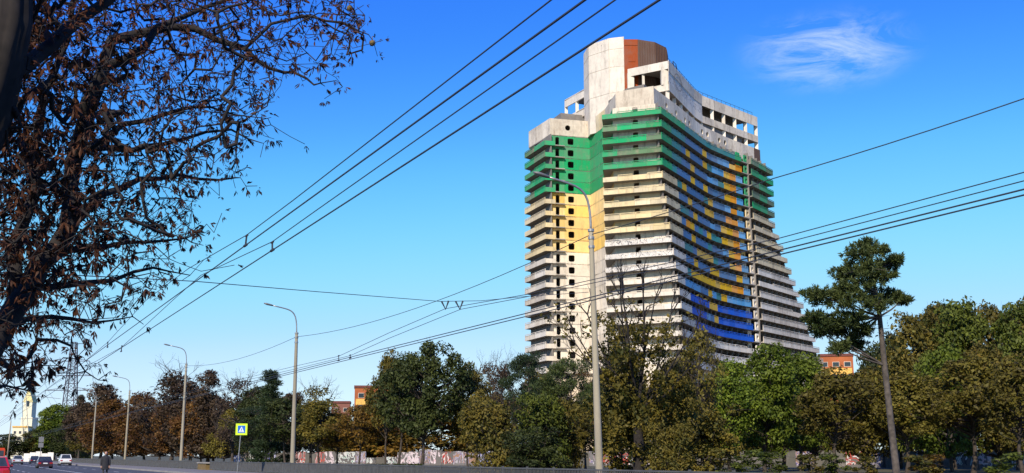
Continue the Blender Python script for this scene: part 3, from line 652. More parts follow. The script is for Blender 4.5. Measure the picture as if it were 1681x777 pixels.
# ------------------------------------------------------------------ lamp poles and overhead wires
def bez(a, b, c, d, n=8):
    a, b, c, d = map(Vector, (a, b, c, d))
    return [a * (1 - t) ** 3 + b * 3 * t * (1 - t) ** 2 + c * 3 * t * t * (1 - t) + d * t ** 3 for t in [i / n for i in range(n + 1)]]
POLES = [((984, 775), (970, 376), 27.0, 'tall concrete lamp pole standing before the tower', 0.17, 0.10),
         ((480, 760), (487, 546), 27.0, 'concrete lamp pole with curved arm between the crossing sign and the big maple', 0.20, 0.12),
         ((297, 757), (306, 597), 27.0, 'pale lamp pole before the rust trees, next beyond the crossing sign', 0.20, 0.12),
         ((205, 755), (213, 641), 27.0, 'lamp pole with banded lower shaft among the rust coloured trees', 0.19, 0.12),
         ((151, 753), (158, 658), 27.0, 'slim lamp pole nearest the lattice pylon', 0.19, 0.12)]
PT = []
for (bx, by), (tx, ty), off, lab, r0, r1 in POLES:
    b = at_off(bx, by, off); Y = b.y; b = Vector((b.x, Y, 0)); e = at(tx, ty, Y); b.x = e.x - (e.x - at(bx, by, Y).x) * (e.z / max(0.1, e.z - at(bx, by, Y).z))
    t = thing('street_lamp', lab, 'street lamp', b, group='lamp poles along the park side'); h = e - b; PT.append((b, e))
    mb = MB(); n = 12; mb.tube([h * (i / n) for i in range(n + 1)], [r0 + (r1 - r0) * i / n for i in range(n + 1)], 12); mb.build('shaft', M['pole'], t, True)
    for f in (0.93, 0.965, 0.995):
        mb = MB(); mb.tube([h * (f - .006), h * (f + .004)], r1 + 0.035, 12); mb.build('band', M['steel'], t)
    ov = -RN
    end = h + ov * 2.05 + Vector((0, 0, 2.1))
    mb = MB(); arm = bez(h - Vector((0, 0, .3)), h + Vector((0, 0, 2.0)), h + ov * 0.35 + Vector((0, 0, 1.75)), end, 12); mb.tube(arm, 0.05, 8); mb.build('arm', M['steel'], t, True)
    d = (arm[-1] - arm[-2]).normalized(); s_ = RD
    mb = MB(); q = [(0, .05, .04), (.12, .12, .07), (.55, .15, .09), (.78, .06, .04)]; vs = []
    for u, w, hh in q:
        c = end + d * (u - .05)
        for a_ in range(8): g = 2 * math.pi * a_ / 8; vs.append(c + s_ * w * math.cos(g) + Vector((0, 0, 1)) * hh * math.sin(g))
    fs = [(i * 8 + k, i * 8 + (k + 1) % 8, (i + 1) * 8 + (k + 1) % 8, (i + 1) * 8 + k) for i in range(3) for k in range(8)] + [tuple(range(7, -1, -1)), tuple(range(24, 32))]
    mb.add(vs, fs); mb.build('lamp_head', M['lampgrey'], t, True)
# kerb-side pole far left
b = foot(12, 230); e = at(18, 692, 230); b = Vector((b.x, 230, 0))
t = thing('street_lamp', 'slim pale pole at the far left edge beside the red bus', 'street lamp', b); h = e - b
mb = MB(); mb.tube([(0, 0, 0), h], [.17, .10], 8); mb.build('shaft', M['pole'], t, True)
mb = MB(); mb.tube(bez(h, h + Vector((0, 0, 1.0)), h + Vector((-.3, 0, 1.2)), h + Vector((-1.6, 0, 1.1))), .06, 6); mb.build('arm', M['steel'], t)

def wire(pts, r, label, sub=6, sag=0.0, name='overhead_wire', group=None):
    P = []
    for i in range(len(pts) - 1):
        for k in range(sub):
            f = k / sub; P.append(pts[i].lerp(pts[i + 1], f) - Vector((0, 0, sag * 4 * f * (1 - f))))
    P.append(pts[-1]); mb = MB(); mb.tube(P, r, 5); return tag(mb.build(name, M['wire']), label, 'cable', group)
def para(off, z0, y0=2, y1=420, n=30): return [rp(off, y0 * (y1 / y0) ** (i / n), z0) for i in range(n + 1)]
# near pair of trolley wires
o2 = 5.9; o4 = 6.5
zc = at_off(403, 403, o2).z; wire(para(o2, zc), 0.014, 'thick contact wire crossing the sky, upper of the near trolley pair', 1)
z4 = at_off(447, 411, o4).z; wire(para(o4, z4), 0.014, 'thick contact wire crossing the sky, lowest of the four near wires', 1)
c1 = [at_off(*q, o2) for q in ((1000, -74), (905, 0), (480, 330), (405, 386), (309.5, 441), (240, 493), (177, 562), (130, 601))]; c1 += [rp(o2, 80, zc + .5), rp(o2, 160, zc + .3), rp(o2, 400, zc + .5)]
wire(c1, 0.010, 'thin carrier wire above the near trolley pair, topmost of four', 3)
c3 = [at_off(*q, o4) for q in ((1105, -66), (1010, 0), (520, 345), (447, 397), (330, 452), (285, 492), (200, 570))]; c3 += [rp(o4, 80, z4 + .5), rp(o4, 160, z4 + .3), rp(o4, 400, z4 + .5)]
wire(c3, 0.010, 'thin carrier wire of the near trolley pair, third from the top', 3)
def dropper(p, q, label, r=0.02):
    mb = MB(); mb.tube([p, q], r, 6); mb.tube([q - RD * .12, q + RD * .12], r * 1.5, 6); mb.tube([p - RD * .08, p + RD * .08], r * 1.2, 6); tag(mb.build('wire_hanger', M['wire']), label, 'hanger', 'hangers of the trolley wires')
dropper(at_off(405, 387, o2), at_off(403, 403, o2), 'small dark hanger joining the upper two near wires'); dropper(at_off(447, 398, o4), at_off(447, 411, o4), 'small dark hanger joining the lower two near wires')
dropper(at_off(177, 562, o2), at_off(176.5, 570, o2), 'tiny hanger on the near wires far down the road, upper one'); dropper(at_off(200, 568, o4), at_off(199, 577, o4), 'tiny hanger on the near wires far down the road, lower one')
# far pair
o5, o6 = 17.3, 17.75
z5 = at_off(862, 515, o5).z; z6 = at_off(862, 520, o6).z
wire(para(o5, z5, 7), 0.016, 'contact wire of the far trolley pair, third of four right of the tower', 1); wire(para(o6, z6, 7), 0.016, 'contact wire of the far trolley pair, lowest right of the tower', 1)
for off, pts, lab in ((o5, ((1900, 236), (1681, 283), (1280, 391), (862, 484), (731, 507), (640, 546), (556, 585), (490, 600)), 'thin carrier of the far trolley wires, highest of the four right of the tower'),
                      (o6, ((1900, 248), (1681, 297), (1280, 401), (862, 488), (756, 508), (640, 555), (575, 584), (480, 607)), 'thin carrier of the far trolley wires, second highest right of the tower')):
    P = [at_off(*q, off) for q in pts]; zz = z5 + .55; P += [rp(off, 105, zz), rp(off, 200, zz - .2), rp(off, 400, zz)]
    wire(P, 0.011, lab, 3)
dropper(at_off(556, 584, o5), at_off(556, 592, o5), 'small hanger between the far wires beside the maple, upper one'); dropper(at_off(575, 583, o6), at_off(575, 588, o6), 'small hanger between the far wires beside the maple, lower one')
# cross span from the big pole, with two V hangers
sp_ = [at(966, 480, PT[0][1].y), at(862, 487, 46.0), at(790, 494, 43), at(722, 495, 40.7), at(520, 479, 34), at(320, 462, 28.6), at(120, 452, 22), at(-200, 440, 15)]
wire(sp_, 0.011, 'thin span wire crossing the road from the tall pole to the chestnut', 4)
for x0, x1, xm, lab in ((725, 736.5, 731.5, 'dark V shaped hanger on the span wire, one on the left'), (748, 760, 755, 'dark V shaped hanger on the span wire, one on the right')):
    mb = MB(); mb.tube([at(x0, 495, 41), at(xm, 508, 41), at(x1, 494, 41)], 0.035, 5); tag(mb.build('wire_hanger', M['wire']), lab, 'hanger', 'hangers of the trolley wires')
# lamp cable from pole top to pole top
tops = [e for b, e in PT]
nxt = tops[0] + (tops[0] - tops[1])
wire([at(1681, 162, 33.0) + (at(1681, 162, 33.0) - at(1270, 293, 40.5)) * 1.0, at(1681, 162, 33.0), at(1270, 293, 40.5), tops[0] - Vector((0, 0, .25))], 0.02, 'black cable rising from the tall pole to the upper right', 6, 0.06, 'lamp_cable')
wire([tops[0] - Vector((0, 0, .25)), tops[1] - Vector((0, 0, .35))], 0.018, 'sagging black cable between the two largest lamp poles', 16, 0.8, 'lamp_cable')
wire([tops[1] - Vector((0, 0, .35)), tops[2] - Vector((0, 0, .25))], 0.018, 'sagging black cable between the second and third lamp poles', 12, 0.7, 'lamp_cable')

# ------------------------------------------------------------------ pedestrian crossing sign
M['lime'] = plain('fluorescent yellow green', (0.62, 0.95, 0.02), 0.5, 0, 0.03); M['signblue'] = plain('sign blue', (0.01, 0.13, 0.55), 0.4, 0, 0.05); M['signwhite'] = plain('sign white', (0.75, 0.8, 0.85), 0.5, 0, 0.03)
sb = at_off(390, 757, 22.5); S0 = Vector((sb.x, sb.y, 0.12)); zc_ = at(394, 705, sb.y).z - .12; hw = 0.47 * (sb.y / 98)
t = thing('crossing_sign', 'square blue pedestrian crossing sign with fluorescent yellow border on a thin post', 'sign', S0, 0.15)
mb = MB(); mb.tube([(0, .06, 0), (0.18, .06, zc_ + .3)], .035, 8); mb.build('post', M['steel'], t)
ox = 0.2
mb = MB(); mb.box(ox - hw, ox + hw, -.02, 0.02, zc_ - hw, zc_ + hw); bd = mb.build('border_plate', M['lime'], t)
mb = MB(); q = hw * .66; mb.box(ox - q, ox + q, -.03, -.021, zc_ - q, zc_ + q); mb.build('blue_field', M['signblue'], t)
mb = MB(); q = hw * .5; tri = [(ox - q, -.036, zc_ - q), (ox + q, -.036, zc_ - q), (ox, -.036, zc_ + q)]; mb.add(tri + [(a, -.031, c) for a, b_, c in tri], [(0, 1, 2), (3, 5, 4), (0, 3, 4, 1), (1, 4, 5, 2), (2, 5, 3, 0)]); mb.build('white_triangle', M['signwhite'], t)
mb = MB()  # walking figure on stripes
hq = hw
def pl(pts): mb.add([(ox + a * hq, -.041, zc_ + c * hq) for a, c in pts], [tuple(range(len(pts)))])
pl([(.02 + .055 * math.cos(i * .785), .17 + .055 * math.sin(i * .785)) for i in range(8)])
pl([(-.03, .11), (-.06, -.10), (.06, -.10), (.06, .11)]); pl([(-.05, -.10), (-.17, -.34), (-.10, -.34), (.01, -.10)]); pl([(.0, -.10), (.10, -.34), (.17, -.34), (.06, -.10)])
pl([(-.03, .10), (-.15, -.05), (-.11, -.08), (.0, .04)]); pl([(.04, .10), (.15, -.02), (.12, -.06), (.02, .03)])
for i in range(4): x = -.36 + i * .2; pl([(x, -.46), (x + .09, -.46), (x + .11, -.38), (x + .02, -.38)])
mb.build('walking_figure', M['signblue'], t)
# far road signs on one post
p = foot(66, 190); t = thing('road_sign', 'small pair of grey sign plates on a thin post beyond the cars', 'sign', p, 0.3); mb = MB(); mb.tube([(0, 0, 0), (0, 0, 4.6)], .045, 6); mb.build('post', M['steel'], t)
for z, h_ in ((4.1, .42), (3.2, .36)): mb = MB(); mb.box(-.38, .38, -.07, -.05, z - h_, z + h_); mb.build('sign_plate', M['lampgrey'], t)

# ------------------------------------------------------------------ vehicles
M['tyre'] = plain('tyre rubber', (0.02, 0.02, 0.02), 0.9); M['rim'] = plain('wheel rim', (0.35, 0.35, 0.36), 0.35, 0.8); M['tail'] = plain('tail lamp red', (0.35, 0.01, 0.01), 0.3, 0, 0.05); M['black'] = plain('black plastic', (0.02, 0.02, 0.022), 0.6); M['plate'] = plain('number plate', (0.7, 0.7, 0.68), 0.5, 0, .03)
def carpaint(name, c): m, n, l, b = base_mat(name, 0.3); b.inputs['Base Color'].default_value = c + (1,); b.inputs['Coat Weight'].default_value = 0.6; b.inputs['Coat Roughness'].default_value = 0.08; return m
def car(label, pos, rz, W, Ln, H, pm, suv=False, group='cars on the road'):
    """length runs along local y, front at +y; z = 0 on the road"""
    t = thing('car', label, 'car', pos, rz, group); hw = W / 2; hb = H * (.62 if suv else .60); cl = .2
    # body: stations along the length: y, half width, belt height
    st = [(-Ln / 2, .84, .78), (-Ln / 2 + .1, .94, .93), (-Ln / 2 + .6, 1, 1.0), (0, 1, 1.0), (Ln / 2 - 1.2, .99, .95), (Ln / 2 - .35, .94, .85), (Ln / 2, .80, .64)]
    mb = MB(); vs = []
    for y, w, bh in st:
        w *= hw; b = hb * bh; vs += [(-w * .92, y, cl), (-w, y, cl + .2), (-w, y, b * .72), (-w * .93, y, b), (w * .93, y, b), (w, y, b * .72), (w, y, cl + .2), (w * .92, y, cl)]
    fs = [(i * 8 + k, (i + 1) * 8 + k, (i + 1) * 8 + (k + 1) % 8, i * 8 + (k + 1) % 8) for i in range(len(st) - 1) for k in range(8)] + [tuple(range(8)), tuple(range(len(vs) - 1, len(vs) - 9, -1))]
    mb.add(vs, fs); body = mb.build('body', pm, t)
    # cabin
    r0 = -Ln / 2 + (.12 if suv else .55); r1 = -Ln / 2 + (.5 if suv else 1.25); f1 = Ln / 2 - 2.3; f0 = Ln / 2 - 1.35; a, b_ = hw * .93, hw * .72
    base = [(-a, r0, hb * .98), (a, r0, hb * .98), (a, f0, hb * .94), (-a, f0, hb * .94)]; top = [(-b_, r1, H - .02), (b_, r1, H - .02), (b_, f1, H), (-b_, f1, H)]
    mb = MB(); mb.add(base + top, [(4, 5, 6, 7), (0, 1, 5, 4), (1, 2, 6, 5), (2, 3, 7, 6), (3, 0, 4, 7), (3, 2, 1, 0)]); mb.build('cabin', pm, t)
    def glass(q, name):
        q = [Vector(p) for p in q]; c = sum(q, Vector()) / 4; n = (q[1] - q[0]).cross(q[3] - q[0]).normalized(); mb = MB()
        ins = [c + (p - c) * .86 + n * .012 for p in q]; mb.hexa([p - n * .01 for p in ins] + ins); mb.build(name, GLASS, t)
    B, T = base, top
    glass([B[0], B[1], T[1], T[0]], 'rear_window'); glass([B[2], B[3], T[3], T[2]], 'windscreen'); glass([B[1], B[2], T[2], T[1]], 'side_window'); glass([B[3], B[0], T[0], T[3]], 'side_window')
    for sx in (-1, 1):
        for y in (-Ln / 2 + .85, Ln / 2 - .9):
            r = .36 if suv else .32; mb = MB(); mb.tube([(sx * (hw - .22), y, r), (sx * (hw + .01), y, r)], r, 16); w = mb.build('wheel', M['tyre'], t); mb = MB(); mb.tube([(sx * (hw + .005), y, r), (sx * (hw + .03), y, r)], r * .6, 12); mb.build('rim', M['rim'], w)
        mb = MB(); zl = hb * .72; mb.box(min(sx * hw * .55, sx * hw * .92), max(sx * hw * .55, sx * hw * .92), -Ln / 2 - .03, -Ln / 2 + .2, zl - .09, zl + .10); mb.build('tail_light', M['tail'], t)
        mb = MB(); y = f0 - .35; mb.box(min(sx * hw, sx * (hw + .18)), max(sx * hw, sx * (hw + .18)), y, y + .12, hb * .95, hb * .95 + .14); mb.build('mirror', pm, t)
    mb = MB(); mb.box(-hw * .9, hw * .9, -Ln / 2 - .08, -Ln / 2 + .15, cl + .02, cl + .30); mb.build('bumper', M['black'] if suv else pm, t)
    mb = MB(); mb.box(-.26, .26, -Ln / 2 - .095, -Ln / 2 - .081, cl + .34, cl + .46) if not suv else mb.box(-.26, .26, -Ln / 2 - .03, -Ln / 2 - .005, hb * .62, hb * .62 + .12); mb.build('number_plate', M['plate'], t)
    return t
RZ = math.atan2(RD.y, RD.x) - math.pi / 2
red, wht, nvy, slv, gry = carpaint('red car paint', (.38, .012, .025)), carpaint('white car paint', (.72, .72, .70)), carpaint('dark navy paint', (.015, .016, .03)), carpaint('silver car paint', (.45, .46, .48)), carpaint('dark wine paint', (.03, .012, .018))
def onroad(x, Y): p = foot(x, Y); p.z = .006; return p
car('white off-road car driving away beside the fence', onroad(107, 186), RZ, 1.8, 4.4, 1.72, wht, True)
car('dark wine coloured saloon car driving away in the middle lane', onroad(73.5, 146), RZ, 1.78, 4.4, 1.42, gry)
car('small dark car ahead, between the silver and wine coloured cars', onroad(57, 232), RZ, 1.75, 4.2, 1.48, nvy)
car('silver and dark estate car beside the pole at the far left', onroad(29, 205), RZ, 1.75, 4.4, 1.55, slv, True)
car('bright red car at the bottom left corner of the view', onroad(-10.5, 66), RZ, 1.75, 4.2, 1.45, red, True)
# bus
p = onroad(-4, 215); t = thing('bus', 'orange red bus at the far left edge beside the slim pole', 'bus', p, RZ); bm2 = plain('bus orange red', (.5, .05, .01), .4, 0, .05)
mb = MB(); mb.prism([(-1.2, 0), (1.2, 0), (1.25, .15), (1.25, 8.8), (1.15, 9), (-1.15, 9), (-1.25, 8.8), (-1.25, .15)], .35, 2.75); mb.build('body', bm2, t); mb = MB(); mb.prism([(-1.1, .1), (1.1, .1), (1.1, 8.9), (-1.1, 8.9)], 2.75, 2.92); mb.build('roof', bm2, t)
mb = MB(); mb.box(-1.0, 1.0, -.03, .01, 1.45, 2.45); mb.build('rear_window', GLASS, t)
for i in range(5): mb = MB(); mb.box(1.24, 1.27, .5 + i * 1.65, 1.95 + i * 1.65, 1.45, 2.4); mb.build('side_window', GLASS, t)
for sx in (-1, 1):
    for y in (1.8, 7.2): mb = MB(); mb.tube([(sx * .95, y, .46), (sx * 1.27, y, .46)], .46, 14); mb.build('wheel', M['tyre'], t)
    mb = MB(); mb.box(sx * 1.05 - .1, sx * 1.05 + .1, -.03, .01, .8, 1.1); mb.build('tail_light', M['tail'], t)

# ------------------------------------------------------------------ the pedestrian
def skinned(name, nodes, edges, mat, parent):
    me = bpy.data.meshes.new(name); me.from_pydata([n[0] for n in nodes], edges, []); o = bpy.data.objects.new(name, me); COL.objects.link(o); o.parent = parent
    sk = o.modifiers.new('skin', 'SKIN'); sk.use_smooth_shade = True
    for i, n in enumerate(nodes): me.skin_vertices[0].data[i].radius = (n[1], n[2] if len(n) > 2 else n[1])
    me.skin_vertices[0].data[0].use_root = True
    ss = o.modifiers.new('sub', 'SUBSURF'); ss.levels = 2; ss.render_levels = 2
    me.materials.append(mat); return o
M['coat'] = plain('black coat cloth', (0.018, 0.018, 0.022), .9, 0, .3, 8); M['trouser'] = plain('dark grey trousers', (0.05, 0.05, 0.055), .9, 0, .2, 8); M['skin'] = plain('skin', (0.42, 0.24, 0.17), .6, 0, .05); M['hair'] = plain('dark hair', (0.02, 0.015, 0.012), .8, 0, .3, 20)
pp = foot(174, 77); pp.z = 0.006
t = thing('person', 'pedestrian in a long black coat and dark trousers standing on the road', 'person', pp, math.radians(200))
nodes = [((0, 0, .95), .15, .12), ((0, 0, 1.15), .145, .11), ((0, 0, 1.36), .17, .115), ((0, 0, 1.48), .07, .07), ((0, .01, 1.56), .055, .06), ((0, .02, 1.64), .075, .09), ((0, .015, 1.72), .07, .085),
         ((.10, 0, .88), .095, .10), ((.11, .04, .5), .068, .072), ((.11, .0, .10), .045, .05), ((.12, .10, .045), .042, .04),
         ((-.10, 0, .88), .095, .10), ((-.11, -.03, .5), .068, .072), ((-.11, -.10, .10), .045, .05), ((-.12, .0, .045), .042, .04),
         ((.20, 0, 1.40), .065, .065), ((.25, -.02, 1.13), .052, .052), ((.25, .08, .90), .038, .038), ((.245, .10, .80), .035, .03),
         ((-.20, 0, 1.40), .065, .065), ((-.25, -.02, 1.13), .052, .052), ((-.25, .06, .90), .038, .038), ((-.245, .08, .80), .035, .03)]
edges = [(0, 1), (1, 2), (2, 3), (3, 4), (4, 5), (5, 6), (0, 7), (7, 8), (8, 9), (9, 10), (0, 11), (11, 12), (12, 13), (13, 14), (2, 15), (15, 16), (16, 17), (17, 18), (2, 19), (19, 20), (20, 21), (21, 22)]
skinned('body', nodes, edges, M['trouser'], t)
mb = MB(); rings = []
for z, rx, ry in ((.62, .27, .20), (.8, .26, .19), (1.0, .235, .175), (1.2, .225, .165), (1.38, .235, .16), (1.47, .16, .12), (1.53, .09, .085)):
    rings.append([(rx * math.cos(2 * math.pi * k / 16), ry * math.sin(2 * math.pi * k / 16), z + .008 * math.sin(5 * k)) for k in range(16)])
mb.add([p for r in rings for p in r], [(i * 16 + k, i * 16 + (k + 1) % 16, (i + 1) * 16 + (k + 1) % 16, (i + 1) * 16 + k) for i in range(6) for k in range(16)]); ct = mb.build('coat', M['coat'], t, True)
for s_ in (-1, 1):
    mb = MB(); mb.tube([(s_ * .19, 0, 1.43), (s_ * .255, -.02, 1.13), (s_ * .255, .06, .87)], [.09, .075, .06], 10); mb.build('sleeve', M['coat'], ct, True)
    mb = MB(); hb_ = Vector((s_ * .247, .09, .86)); mb.tube([hb_, hb_ + Vector((0, .015, -.09))], [.03, .04], 8)
    for i in range(4): q = hb_ + Vector(((i - 1.5) * .018 * s_, .02, -.085)); mb.tube([q, q + Vector((0, .012, -.045)), q + Vector((0, .03, -.075 + .006 * abs(i - 1)))], [.010, .009, .007], 6)
    q = hb_ + Vector((-s_ * .03, .02, -.04)); mb.tube([q, q + Vector((-s_ * .02, .025, -.035)), q + Vector((-s_ * .015, .04, -.06))], [.011, .009, .007], 6); mb.build('hand', M['skin'], t, True)
mb = MB(); mb.tube([(0, .035, 1.565), (0, .045, 1.60), (0, .045, 1.66), (0, .03, 1.72), (0, .01, 1.76)], [.05, .075, .086, .08, .04], 14)
mb.tube([(0, .12, 1.665), (0, .145, 1.64)], [.012, .016], 6); mb.box(-.025, .025, .112, .122, 1.602, 1.61)
for s_ in (-1, 1): mb.tube([(s_ * .03, .112, 1.672), (s_ * .03, .122, 1.672)], .010, 6); mb.tube([(s_ * .082, .03, 1.63), (s_ * .09, .03, 1.67)], .016, 6)
mb.build('face', M['skin'], t, True)
mb = MB(); mb.tube([(0, -.03, 1.60), (0, -.02, 1.66), (0, .0, 1.73), (0, .0, 1.785)], [.06, .092, .095, .05], 14); mb.build('hair', M['hair'], t, True)

# ------------------------------------------------------------------ trees
def quads_mesh(name, V, mat):
    """V: (n, 4, 3) array of leaf corners"""
    n = len(V); me = bpy.data.meshes.new(name); me.vertices.add(4 * n); me.vertices.foreach_set('co', V.reshape(-1).astype(np.float32))
    me.loops.add(4 * n); me.loops.foreach_set('vertex_index', np.arange(4 * n, dtype=np.int32)); me.polygons.add(n)
    me.polygons.foreach_set('loop_start', np.arange(0, 4 * n, 4, dtype=np.int32)); me.polygons.foreach_set('loop_total', np.full(n, 4, dtype=np.int32))
    me.update(); me.materials.append(mat); return me
def unit(a): return a / np.maximum(1e-9, np.linalg.norm(a, axis=-1, keepdims=True))
def leaf_quads(g, C, size, out=None, aspect=0.55, flat=0.0):
    """bent rhombic leaves at C, facing partly along out"""
    n = len(C); nrm = g.normal(size=(n, 3)); nrm[:, 2] += 0.5
    if out is not None: nrm = unit(nrm) + out * 0.9
    nrm = unit(nrm); a = unit(np.cross(nrm, g.normal(size=(n, 3)))); b = np.cross(nrm, a); s = size * g.uniform(0.4, 1.6, (n, 1))
    return np.stack([C - a * s * .5, C + b * s * aspect * .5 + nrm * s * .08, C + a * s * .5 - nrm * s * .1, C - b * s * aspect * .5 + nrm * s * .08], axis=1)
def needle_quads(g, C, size, out):
    n = len(C); d = unit(g.normal(size=(n, 3)) * 0.75 + out + np.array([0, 0, .35])); w = unit(np.cross(d, g.normal(size=(n, 3)))); s = size * g.uniform(.6, 1.3, (n, 1))
    return np.stack([C - w * s * .05, C + d * s * .5 - w * s * .11, C + d * s, C + d * s * .5 + w * s * .11], axis=1)
def env_r(env, u):
    u = min(1, max(0, u))
    if env == 'round': return max(0.12, math.sin(math.pi * (0.08 + 0.88 * u)) ** 0.62)
    if env == 'wide': return max(0.1, (1 - abs(u - .38) ** 1.9 * 2.4)) if u > .38 else 0.78 + .22 * u / .38
    if env == 'tall': return 0.45 + .55 * math.sin(math.pi * min(1, .2 + u * .85)) if u < .9 else .35
    if env == 'column': return 0.85 if u < .8 else .85 * (1 - (u - .8) * 3.5)
    if env == 'cone': return max(.05, 1 - u) ** .85
    if env == 'bush': return (1 - u ** 2.4) ** .55
    return 1
def branchy(mb, g, p, d, ln, r, lvl, tips, spread=0.55, up=0.15):
    """recursive bare branching"""
    q = [p]; c = Vector(p); dd = Vector(d)
    for i in range(3):
        dd = (dd + Vector(g.normal(size=3)) * .13 + Vector((0, 0, up * .4))).normalized(); c = c + dd * ln / 3; q.append(c.copy())
    mb.tube(q, [r, r * .88, r * .76, r * .62], 5 if lvl > 1 else 3, False)
    if lvl == 0: tips.append(c.copy()); return
    for i in range(3 if lvl > 1 else 3):
        k = int(g.integers(1, 4)); nd = (dd + Vector(g.normal(size=3)) * spread + Vector((0, 0, up))).normalized()
        branchy(mb, g, q[k] if i else q[3], nd, ln * g.uniform(.55, .85), r * (.55 if k < 3 else .62), lvl - 1, tips, spread, up)
def gen_tree(seed, H=12., R=4., base=.22, env='round', ncl=80, cr=.95, nl=110, ls=.30, wood=M['bark'], bare=0, needles=False, trunks=1, flat=.8):
    g = np.random.default_rng(seed); mb = MB(); cc = []
    tr = []
    for k in range(trunks):
        lx, ly = g.uniform(-.6, .6, 2) * (1 if trunks > 1 else .3); n = 8
        tr.append([Vector((lx * i + .12 * math.sin(i * 1.3 + seed + k), ly * i + .12 * math.cos(i * 1.1 + seed), H * .9 * i / n)) for i in range(n + 1)] if trunks == 1 else [Vector((lx * i * .5 + k * .3, ly * i * .5, H * .8 * i / n)) for i in range(n + 1)])
        r0 = H * .016 / trunks ** .4; mb.tube(tr[-1], [r0 * 1.35] + [r0 * (1 - .9 * i / n) for i in range(1, n + 1)], 8, False)
    lum = [(g.uniform(0, 6.28), g.uniform(.1, .9), g.uniform(.5, 1.38)) for _ in range(12)]
    for i in range(ncl):
        u = g.uniform(0.02, .98) ** (.9 if env != 'cone' else 1.5); th = g.uniform(0, 6.283); k = 1.0
        for a, uu, s in lum:
            w = math.exp(-((math.cos(th - a) - 1) ** 2) * 2.5 - ((u - uu) / .22) ** 2); k += (s - 1) * w
        rr = R * env_r(env, u) * k * math.sqrt(g.uniform(.25, 1)) * .88; z = H * (base + (1 - base) * u) - cr * .5 * u
        T = tr[i % trunks]; bz = max(H * base * .7, z - rr * g.uniform(.3, .9)); bz = min(bz, H * .86)
        f = bz / (H * .9 if trunks == 1 else H * .8) * 8; j = min(7, int(f)); b = T[j].lerp(T[j + 1], f - j)
        c = Vector((b.x + rr * math.cos(th), b.y + rr * math.sin(th), z)); cc.append((c, th))
        m = b.lerp(c, .5) + Vector((0, 0, -.08 * rr)) + Vector(g.normal(size=3)) * .15; mb.tube([b, m, c], [max(.03, .035 * rr), .028 * max(1, rr * .6), .012], 4, False)
        for _ in range(2):
            e = c + Vector(g.normal(size=3)) * cr * .7; mb.tube([m.lerp(c, .6), e], [.02, .006], 3, False)
    tips = []
    if bare:
        for i in range(bare):
            c, th = cc[int(g.integers(len(cc)))]; branchy(mb, g, c, Vector((math.cos(th) * .5, math.sin(th) * .5, .8)).normalized(), cr * 1.4, .03, 2, tips)
    C, O = [], []
    for c, th in cc:
        m = int(nl * g.uniform(.5, 1.4)); d = unit(g.normal(size=(m, 3))); q = d * (g.uniform(.15, 1, (m, 1)) ** .45) * cr * g.uniform(.7, 1.25); q[:, 2] *= flat
        C.append(np.array(c)[None] + q); O.append(unit(d * .7 + np.array([math.cos(th) * .5, math.sin(th) * .5, .4])))
    C, O = np.concatenate(C), np.concatenate(O); V = needle_quads(g, C, ls, O) if needles else leaf_quads(g, C, ls, O)
    me = bpy.data.meshes.new('trunk'); me.from_pydata(mb.v, [], mb.f); me.update(); me.materials.append(wood); me.polygons.foreach_set('use_smooth', [True] * len(me.polygons))
    return dict(H=H, R=R, wood=me, crown=quads_mesh('crown', V, L['green']))
V = {
 'round': gen_tree(11, ncl=115, nl=120, ls=.30), 'round2': gen_tree(12, R=4.4, ncl=105, cr=1.0, nl=125, ls=.31, base=.18), 'maple': gen_tree(13, R=4.3, ncl=135, cr=.85, nl=115, ls=.28, base=.27),
 'wide': gen_tree(14, H=10, R=5., env='wide', ncl=120, nl=115, ls=.30, base=.2), 'wide2': gen_tree(15, H=10, R=4.8, env='wide', ncl=110, cr=1.0, nl=115, ls=.32, base=.16),
 'tall': gen_tree(16, H=14, R=3.4, env='tall', ncl=100, nl=100, ls=.30), 'column': gen_tree(17, H=14, R=1.8, env='column', ncl=75, cr=.8, nl=110, ls=.28, base=.1),
 'sparse': gen_tree(18, H=12, R=3.4, ncl=60, cr=.9, nl=34, ls=.30, bare=40), 'sparse2': gen_tree(19, H=12, R=4.2, ncl=75, cr=1.0, nl=48, ls=.32, bare=45, env='wide'),
 'bush': gen_tree(20, H=5, R=3., env='bush', ncl=85, cr=.7, nl=110, ls=.22, base=.02, trunks=3), 'bush2': gen_tree(21, H=6, R=2.6, env='bush', ncl=85, cr=.7, nl=110, ls=.24, base=.02, trunks=3),
 'pine': gen_tree(22, H=13, R=3.4, env='tall', ncl=60, cr=1.05, nl=230, ls=.40, base=.32, needles=True, wood=M['pinebark'], flat=.45), 'pine2': gen_tree(23, H=12, R=3.6, env='round', ncl=70, cr=1.0, nl=230, ls=.38, base=.25, needles=True, wood=M['pinebark'], flat=.5),
 'cone': gen_tree(24, H=13, R=3., env='cone', ncl=90, cr=.7, nl=170, ls=.36, base=.06, needles=True, flat=.4),
 'high': gen_tree(26, H=10, R=3.2, ncl=95, cr=.85, nl=105, ls=.27, base=.42), 'high2': gen_tree(27, H=10, R=3.4, env='wide', ncl=90, cr=.85, nl=100, ls=.27, base=.38),
 'sapling': gen_tree(25, H=3, R=.75, env='bush', ncl=22, cr=.36, nl=70, ls=.16, base=.03)}
rt = random.Random(3)
